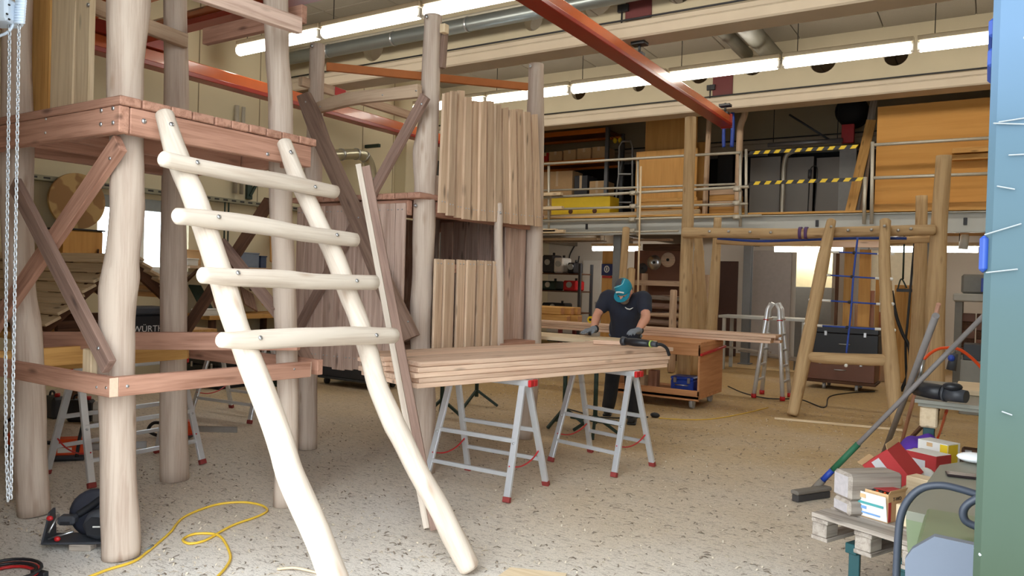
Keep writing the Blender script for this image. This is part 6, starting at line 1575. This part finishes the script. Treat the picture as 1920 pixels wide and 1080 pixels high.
# white wall door & cable
d = struct(MB().bx(on(1090, 560, 17.4).x, on(1124, 560, 17.4).x, 17.42, 17.48, 0, 2.1, .006).build('door_2', M_WHT)); bx('door_handle', on(1120, 560, 17.4).x - .06, on(1120, 560, 17.4).x, 17.38, 17.42, 1.0, 1.04, M_STEEL, d)
q = [on(u, v, 17.48) for u, v in ((1078, 460), (1068, 480), (1070, 497), (1082, 497), (1086, 480))]; o = cord('black_cable', q, .015, M_BLK, None, 6); q2 = on(1078, 455, 16.9); tag(o, 'black cable hanging in a loop on the wall under the mezzanine', 'cable')
# orange panel with blue sign
pb = panel('orange_board', 'orange brown board behind the worker carrying the blue sign', 'board', 1126, 1153, 470, 600, 14.2, .04, M_PLY, 0)
a = on(1127, 516, 14.15); b_ = on(1151, 495, 14.15)
sg = thing('blue_sign', 'dark blue mandatory sign with white figure behind the worker', 'sign', (a.x, 14.15, a.z))
bx('sign_plate', a.x, b_.x, 14.16, 14.185, a.z, b_.z, plain('sign_blue', (26, 38, 92), .5), sg, .003); bx('red_strip', a.x + .02, b_.x - .05, 14.155, 14.185, a.z - .05, a.z - .012, M_REDP, sg, .002)
cc = V(((a.x + b_.x) / 2 - .02, 14.158, (a.z + b_.z) / 2 + .01)); MB().tube([cc + V((.05 * math.cos(t_), 0, .062 * math.sin(t_))) for t_ in [i * math.pi / 10 for i in range(20)]], .012, 6, closed=True).build('white_ring', M_WHT, sg); MB().ell(cc, .016, .004, .04, 10, 6).build('white_figure', M_WHT, sg)
# leaning logs near the column
for k, (u0, v0, u1, v1, w, y, lab) in enumerate(((1158, 640, 1174, 428, 14, 12.55, 'tall yellow log leaning behind the worker'), (1172, 640, 1184, 505, 16, 13.3, 'short yellow log leaning behind the worker cap'))):
    a = on(u0, v0, y - .4); a.z = .06; b_ = on(u1, v1, y); r = w / 2 * depth(b_) / FPX
    o = log('leaning_log', [(a, r * 1.1), (a.lerp(b_, .5), r), (b_, r * .95)], M_LOGY); tag(o, lab, 'log')
a = on(1194, 640, 12.6); a.z = .03; b_ = on(1202, 312, 12.75); o = tube('thin_pole', [a, b_], .018, M_PALE, None, 8); tag(o, 'long thin pale pole standing against the mezzanine railing', 'pole')
# saw blades and tools on a brown board
pb = panel('tool_board', 'brown board with saw blades behind the worker', 'tool board', 1188, 1278, 470, 530, 14.6, .03, M_BRN, .005)
for k, (u, v, r) in enumerate(((1225, 492, .15), (1203, 503, .11), (1251, 487, .15))):
    p = on(u, v, 14.55); t = thing('saw_disc', ['steel saw blade in the middle of the brown tool board', 'dull saw blade at the left of the brown tool board', 'wooden pulley disc at the right of the brown tool board'][k], 'saw blade', p)
    M = T(p.x, 14.598, p.z) @ Matrix.Rotation(math.pi / 2, 4, 'X')
    MB().lathe(M, [(r, 0), (r, .006), (.03, .008), (1e-5, .008)], 32).build('disc', [M_STEEL, M_DGREY, M_TAN][k], t); MB().lathe(M @ T(0, 0, .0081), [(.03, 0), (.03, .02), (1e-5, .02)], 12).build('hub', M_BLK, t)
p = on(1230, 462, 14.58); o = bx('tool_rail', on(1210, 470, 14.6).x, on(1300, 470, 14.6).x, 14.45, 14.59, on(1230, 470, 14.58).z, on(1230, 458, 14.58).z, M_DKW); tag(o, 'dark timber rail above the saw blades', 'timber')
# wood store: rack of branches
ws = thing('log_rack', 'timber rack filled with crooked branches behind the worker', 'rack', on(1190, 640, 13.9))
xa, xb = on(1188, 600, 13.9).x, on(1306, 600, 13.9).x
for z in (.35, on(1200, 530, 13.9).z):
    for y in (13.7, 14.4): bx('beam', xa, xb, y - .05, y + .05, z - .05, z + .05, M_TAN, ws)
for x in (xa, xb):
    for y in (13.7, 14.4): bx('upright', x - .05, x + .05, y - .05, y + .05, 0, 1.75, M_TAN, ws)
zr0, zr1 = .41, on(1200, 540, 13.9).z
n = 0
M_BRCH = [M_GREYW, M_OLD, M_SLAB, M_TAN]
lev = ['bottom row', 'second row', 'third row', 'fourth row', 'fifth row', 'top row']
for k in range(6):
    for j in range(4):
        z = zr0 + .06 + k * .16; y = 13.85 + j * .14; r = rnd.uniform(.04, .056)
        x0_ = xa + rnd.uniform(.09, .5); L = min(xb - .1 - x0_, rnd.uniform(.7, 1.3))
        pts = [(V((x0_ + L * f, y + rnd.uniform(-.02, .02), z + rnd.uniform(-.015, .015))), r * rnd.uniform(.85, 1.1)) for f in (0, .33, .66, 1)]
        o = log('branch', pts, M_BRCH[(k + j) % 4], None, seg=8, n=3, wob=.12)
        tag(o, 'crooked branch in the log rack, %s, %s' % (lev[k], ['front', 'second from front', 'third from front', 'rear'][j]), 'branch', 'branches in the log rack')
# short logs standing near the left frame posts
for k, (u, v0, v1, w, lab) in enumerate(((1263, 640, 545, 14, 'short round log standing left of the tall frame post'), (1311, 640, 470, 20, 'broad log standing between the frame posts'), (1335, 640, 570, 22, 'stout log standing right of the left frame posts'))):
    b_ = on(u, v1, 12.6); r = w / 2 * depth(b_) / FPX; o = log('standing_log', [(V((b_.x, 12.6, .03)), r * 1.05), (V((b_.x, 12.6, b_.z * .5)), r), (b_, r * .95)], M_LOGY if k else M_TAN); tag(o, lab, 'log')
# wall panels and doors at the back
for k, (u0, u1, v0, m, lab) in enumerate(((1338, 1384, 490, plain('dark_brown_door', (74, 50, 42), .6), 'dark brown panel leaning on the rear wall behind the frame'), (1408, 1485, 470, plain('pale_grey_panel', (176, 170, 166), .7), 'large pale grey panel on the rear wall'))):
    panel('rear_sheet', lab, 'panel', u0, u1, v0, 600, 16.4 if k == 0 else 16.9, .05, m, .02)
o = panel('cream_sheet', 'bright cream sheet standing behind the left net leg', 'sheet', 1492, 1562, 470, 538, 14.9, .02, plain('cream_sheet', (232, 220, 178), .6), on(1500, 538, 14.9).z)
o = panel('grey_crate', 'grey crate below the cream sheet behind the net', 'crate', 1490, 1560, 540, 610, 14.8, .3, plain('crate_grey', (110, 108, 102), .7), 0)
# steel table line
a = on(1350, 590, 14.0); b_ = on(1520, 598, 14.0); st2 = thing('steel_table', 'long grey steel table in front of the pale rear wall', 'table', (a.x, 14, 0))
bx('table_top', a.x, b_.x, 13.9, 14.5, a.z - .05, a.z, M_GSTEEL, st2)
for x in (a.x + .1, b_.x - .1):
    for y in (13.95, 14.45): bx('leg', x - .03, x + .03, y - .03, y + .03, 0, a.z - .05, M_GSTEEL, st2)
for k in range(3):
    p = a.lerp(b_, .2 + .3 * k); o = bar('table_lath', V((p.x - .5, 14.1 + .12 * k, .42 - .08 * k)), V((p.x + .6, 14.1 + .12 * k, .36 - .08 * k)), .08, .03, M_OLD); tag(o, 'old lath under the steel table, %s' % ['left', 'middle', 'right'][k], 'lath')
    o['group'] = 'laths under the steel table'
# upright planks behind the net
for k, (u0, u1, v0, m) in enumerate(((1560, 1574, 470, M_DKW), (1576, 1602, 463, M_YEL), (1604, 1634, 468, M_PLY), (1606, 1622, 540, M_RED), (1622, 1640, 545, M_RED), (1636, 1650, 520, M_YEL), (1650, 1668, 500, M_TAN), (1672, 1714, 535, M_YEL), (1598, 1610, 570, M_TAN), (1642, 1656, 585, M_RED))):
    y = 13.7 + .075 * k; lab = 'upright %s plank stored behind the net, %s' % (['dark', 'tall yellow', 'wide orange', 'reddish', 'broader reddish', 'narrow yellow', 'tan', 'wide yellow', 'short tan', 'short reddish'][k], ['leftmost', 'left of the middle rope', 'right of the middle rope', 'in front of the orange one', 'right of the middle', 'beside the right leg', 'behind the right leg', 'right of the right leg', 'at the middle rope', 'low beside the right leg'][k])
    o = panel('upright_plank', lab, 'plank', u0, u1, v0, 700, y, .05, m, .005); o['group'] = 'planks stored upright behind the net'
for k in range(6):
    u = 1536 + k * 7; a = on(u, 640, 13.6); a.z = .9; b_ = on(u + 6, 585 + (k % 3) * 12, 13.9)
    a.z = zt + .0 if False else a.z
o = panel('cream_sheet', 'cream wall panel behind the right net leg', 'panel', 1632, 1720, 470, 560, 16.6, .03, plain('cream_panel', (206, 196, 170), .7), 0)
# chain hook and cable right of the net
a = on(1692, 540, 13.7); t = thing('spring_hanger', 'black handle bar hung on a wire right of the net', 'hanger', a)
bar('handle', on(1681, 544, 13.7), on(1711, 545, 13.7), .05, .05, M_BLK, t); cord('wire', [on(1683, 543, 13.7), on(1690, 523, 13.7), on(1700, 540, 13.7)], .012, M_DSTEEL, t, 6); q = on(1693, 524, 13.7); tube('chain', [q, V((q.x, 13.7, 2.685))], .015, M_DSTEEL, t, 6)
pts = [on(u, v, 12.9) for u, v in ((1672, 545), (1680, 590), (1692, 625), (1704, 650), (1706, 690), (1690, 725))]; pts[-1].z = .02
o = cord('black_hose', pts, .025, M_RUB, None, 7); tag(o, 'thick black hose hanging right of the net', 'hose'); 
pts = [on(u, v, 13.2) for u, v in ((1708, 550), (1702, 600), (1698, 650), (1702, 690))]; pts[0] = V((pts[0].x, 13.6, 2.44)); pts[-1].z = .02; o = cord('black_hose', pts, .018, M_RUB, None, 7); tag(o, 'thin black hose beside the thick one right of the net', 'hose')
# machine and timber stack at the far right
a = on(1786, 565, 12.9); b_ = on(1870, 515, 12.9)
mc = thing('planing_machine', 'pale grey machine on a shelf under the right end of the mezzanine', 'machine', (a.x, 12.9, 0))
MB().bx(a.x, b_.x + .8, 12.9, 13.6, a.z, a.z + .12, .02).build('machine_bed', plain('machine_grey', (170, 168, 160), .5), mc)
MB().bx(a.x + .1, b_.x + .7, 13.0, 13.5, a.z + .12, b_.z, .03).build('machine_head', plain('machine_dark', (118, 116, 110), .5), mc); bx('blue_part', a.x + .35, a.x + .6, 12.85, 12.95, a.z + .15, a.z + .35, M_BLUE, mc)
for x in (a.x + .08, b_.x + .7): bx('leg', x - .05, x + .05, 12.95, 13.05, 0, a.z, MATS['machine_dark'], mc); bx('leg', x - .05, x + .05, 13.45, 13.55, 0, a.z, MATS['machine_dark'], mc)
k = 0
for r_ in range(5):
    for c_ in range(6):
        x = a.x + .2 + c_ * .2; z = .62 + r_ * .125
        if z + .12 > a.z: continue
        o = thing('stacked_offcut', 'brown timber end in the stack below the pale machine, row %s, %s' % (['one from below', 'two from below', 'three from below', 'four from below', 'five from below'][r_], ['leftmost', 'second', 'third', 'fourth', 'fifth', 'rightmost'][c_]), 'timber', (x, 13.3, z), 0, 'timber ends below the pale machine')
        bx('timber', x - .09, x + .09, 13.1 + rnd.uniform(0, .06), 13.42, z, z + .12, M_DKW if (r_ + c_) % 2 else M_BRN, o)
bx_ = thing('timber_shelf', 'low shelf carrying the stacked timber ends at the far right', 'shelf', (a.x, 13.3, 0)); bx('shelf_board', a.x + .08, b_.x + .75, 13.08, 13.43, .57, .618, M_GSTEEL, bx_)
for x in (a.x + .15, b_.x + .65): bx('leg', x - .03, x + .03, 13.2, 13.3, 0, .57, M_DGREY, bx_)
o = simple('grey_cabinet', 'grey cabinet standing low at the far right behind the bench', 'cabinet', on(1800, 700, 11.2).x, .9, 11.2, 11.7, 0, on(1800, 675, 11.2).z, plain('cab_grey', (132, 130, 122), .5))
o = simple('black_crate', 'black crate on the grey cabinet behind the bench', 'crate', on(1806, 660, 11.25).x, .8, 11.25, 11.65, on(1800, 675, 11.2).z + .001, on(1806, 645, 11.25).z, M_BLK)
p = on(1806, 455, 13.6); o = tube('ceiling_spot', [(p.x, 13.6, p.z - .1), (p.x + .02, 13.6, p.z + .1), (p.x + .02, 13.6, 2.45)], [.07, .06, .05], M_WHT, None, 12); tag(o, 'small cream spotlight under the mezzanine edge at the right', 'spotlight')
# boards lying across under the deck
for k, (u0, u1, v) in enumerate(((1000, 1150, 447), (1195, 1270, 443), (1010, 1130, 455))):
    a = on(u0, v, 14.2); b_ = on(u1, v + 6, 14.2); o = bar('stored_lath', V((a.x, 13.5 + k * .4, 2.4)), V((b_.x, 13.5 + k * .4, 2.4)), .16, .04, [M_PALE, M_TAN, M_OLD][k]); tag(o, ['pale lath stored below the mezzanine joists at the left', 'tan lath stored below the mezzanine joists in the middle', 'greyish lath stored below the mezzanine joists farther back'][k], 'lath')
# ================================================================== shavings on the floor
sv = MB()
from mathutils.bvhtree import BVHTree
bpy.context.view_layer.update()
lv = []; lf = []
for ob in scene.objects:                     # whatever stands on the floor keeps the shavings off its footprint
    if ob.type != 'MESH' or ob.get('kind') == 'structure': continue
    mw = ob.matrix_world; w_ = [mw @ q.co for q in ob.data.vertices]
    if min(q.z for q in w_) > .04: continue
    k_ = len(lv); lv += w_; lf += [[k_ + i_ for i_ in f_.vertices] for f_ in ob.data.polygons]
low = BVHTree.FromPolygons(lv, lf)
def blocked(c_, d_): return low.find_nearest(c_, d_)[0] is not None or low.ray_cast(c_, V((0, 0, 1)), .3)[0] is not None
for i in range(6000):
    r = rnd.random()
    y = 2.2 + 8.5 * rnd.random() ** 1.6; x = rnd.uniform(-5.2, .6) + (-.1 * y)
    a = rnd.gauss(.2, .7); L = rnd.uniform(.006, .02) * (1 + y * .05); w = rnd.uniform(.002, .006); h = rnd.uniform(.002, .009)
    d = V((math.cos(a), math.sin(a), 0)); n_ = V((-d.y, d.x, 0)); c = V((x, y, .001))
    if blocked(c + V((0, 0, .004)), L * 1.3 + .012): continue
    sv.add([c - d * L - n_ * w, c - d * L + n_ * w, c + n_ * (w + L * .25) + V((0, 0, h)), c + n_ * (L * .25 - w) + V((0, 0, h)), c + d * L + n_ * w, c + d * L - n_ * w], [[0, 3, 2, 1], [3, 5, 4, 2]], 0 if r < .45 else 1)
o = sv.build('wood_shavings', [plain('dark_shaving', (128, 114, 100), .9), plain('pale_shaving', (214, 200, 178), .9)])
tag(o, 'fine wood shavings and fibres scattered over the workshop floor', 'shavings', None, 'stuff')
done()
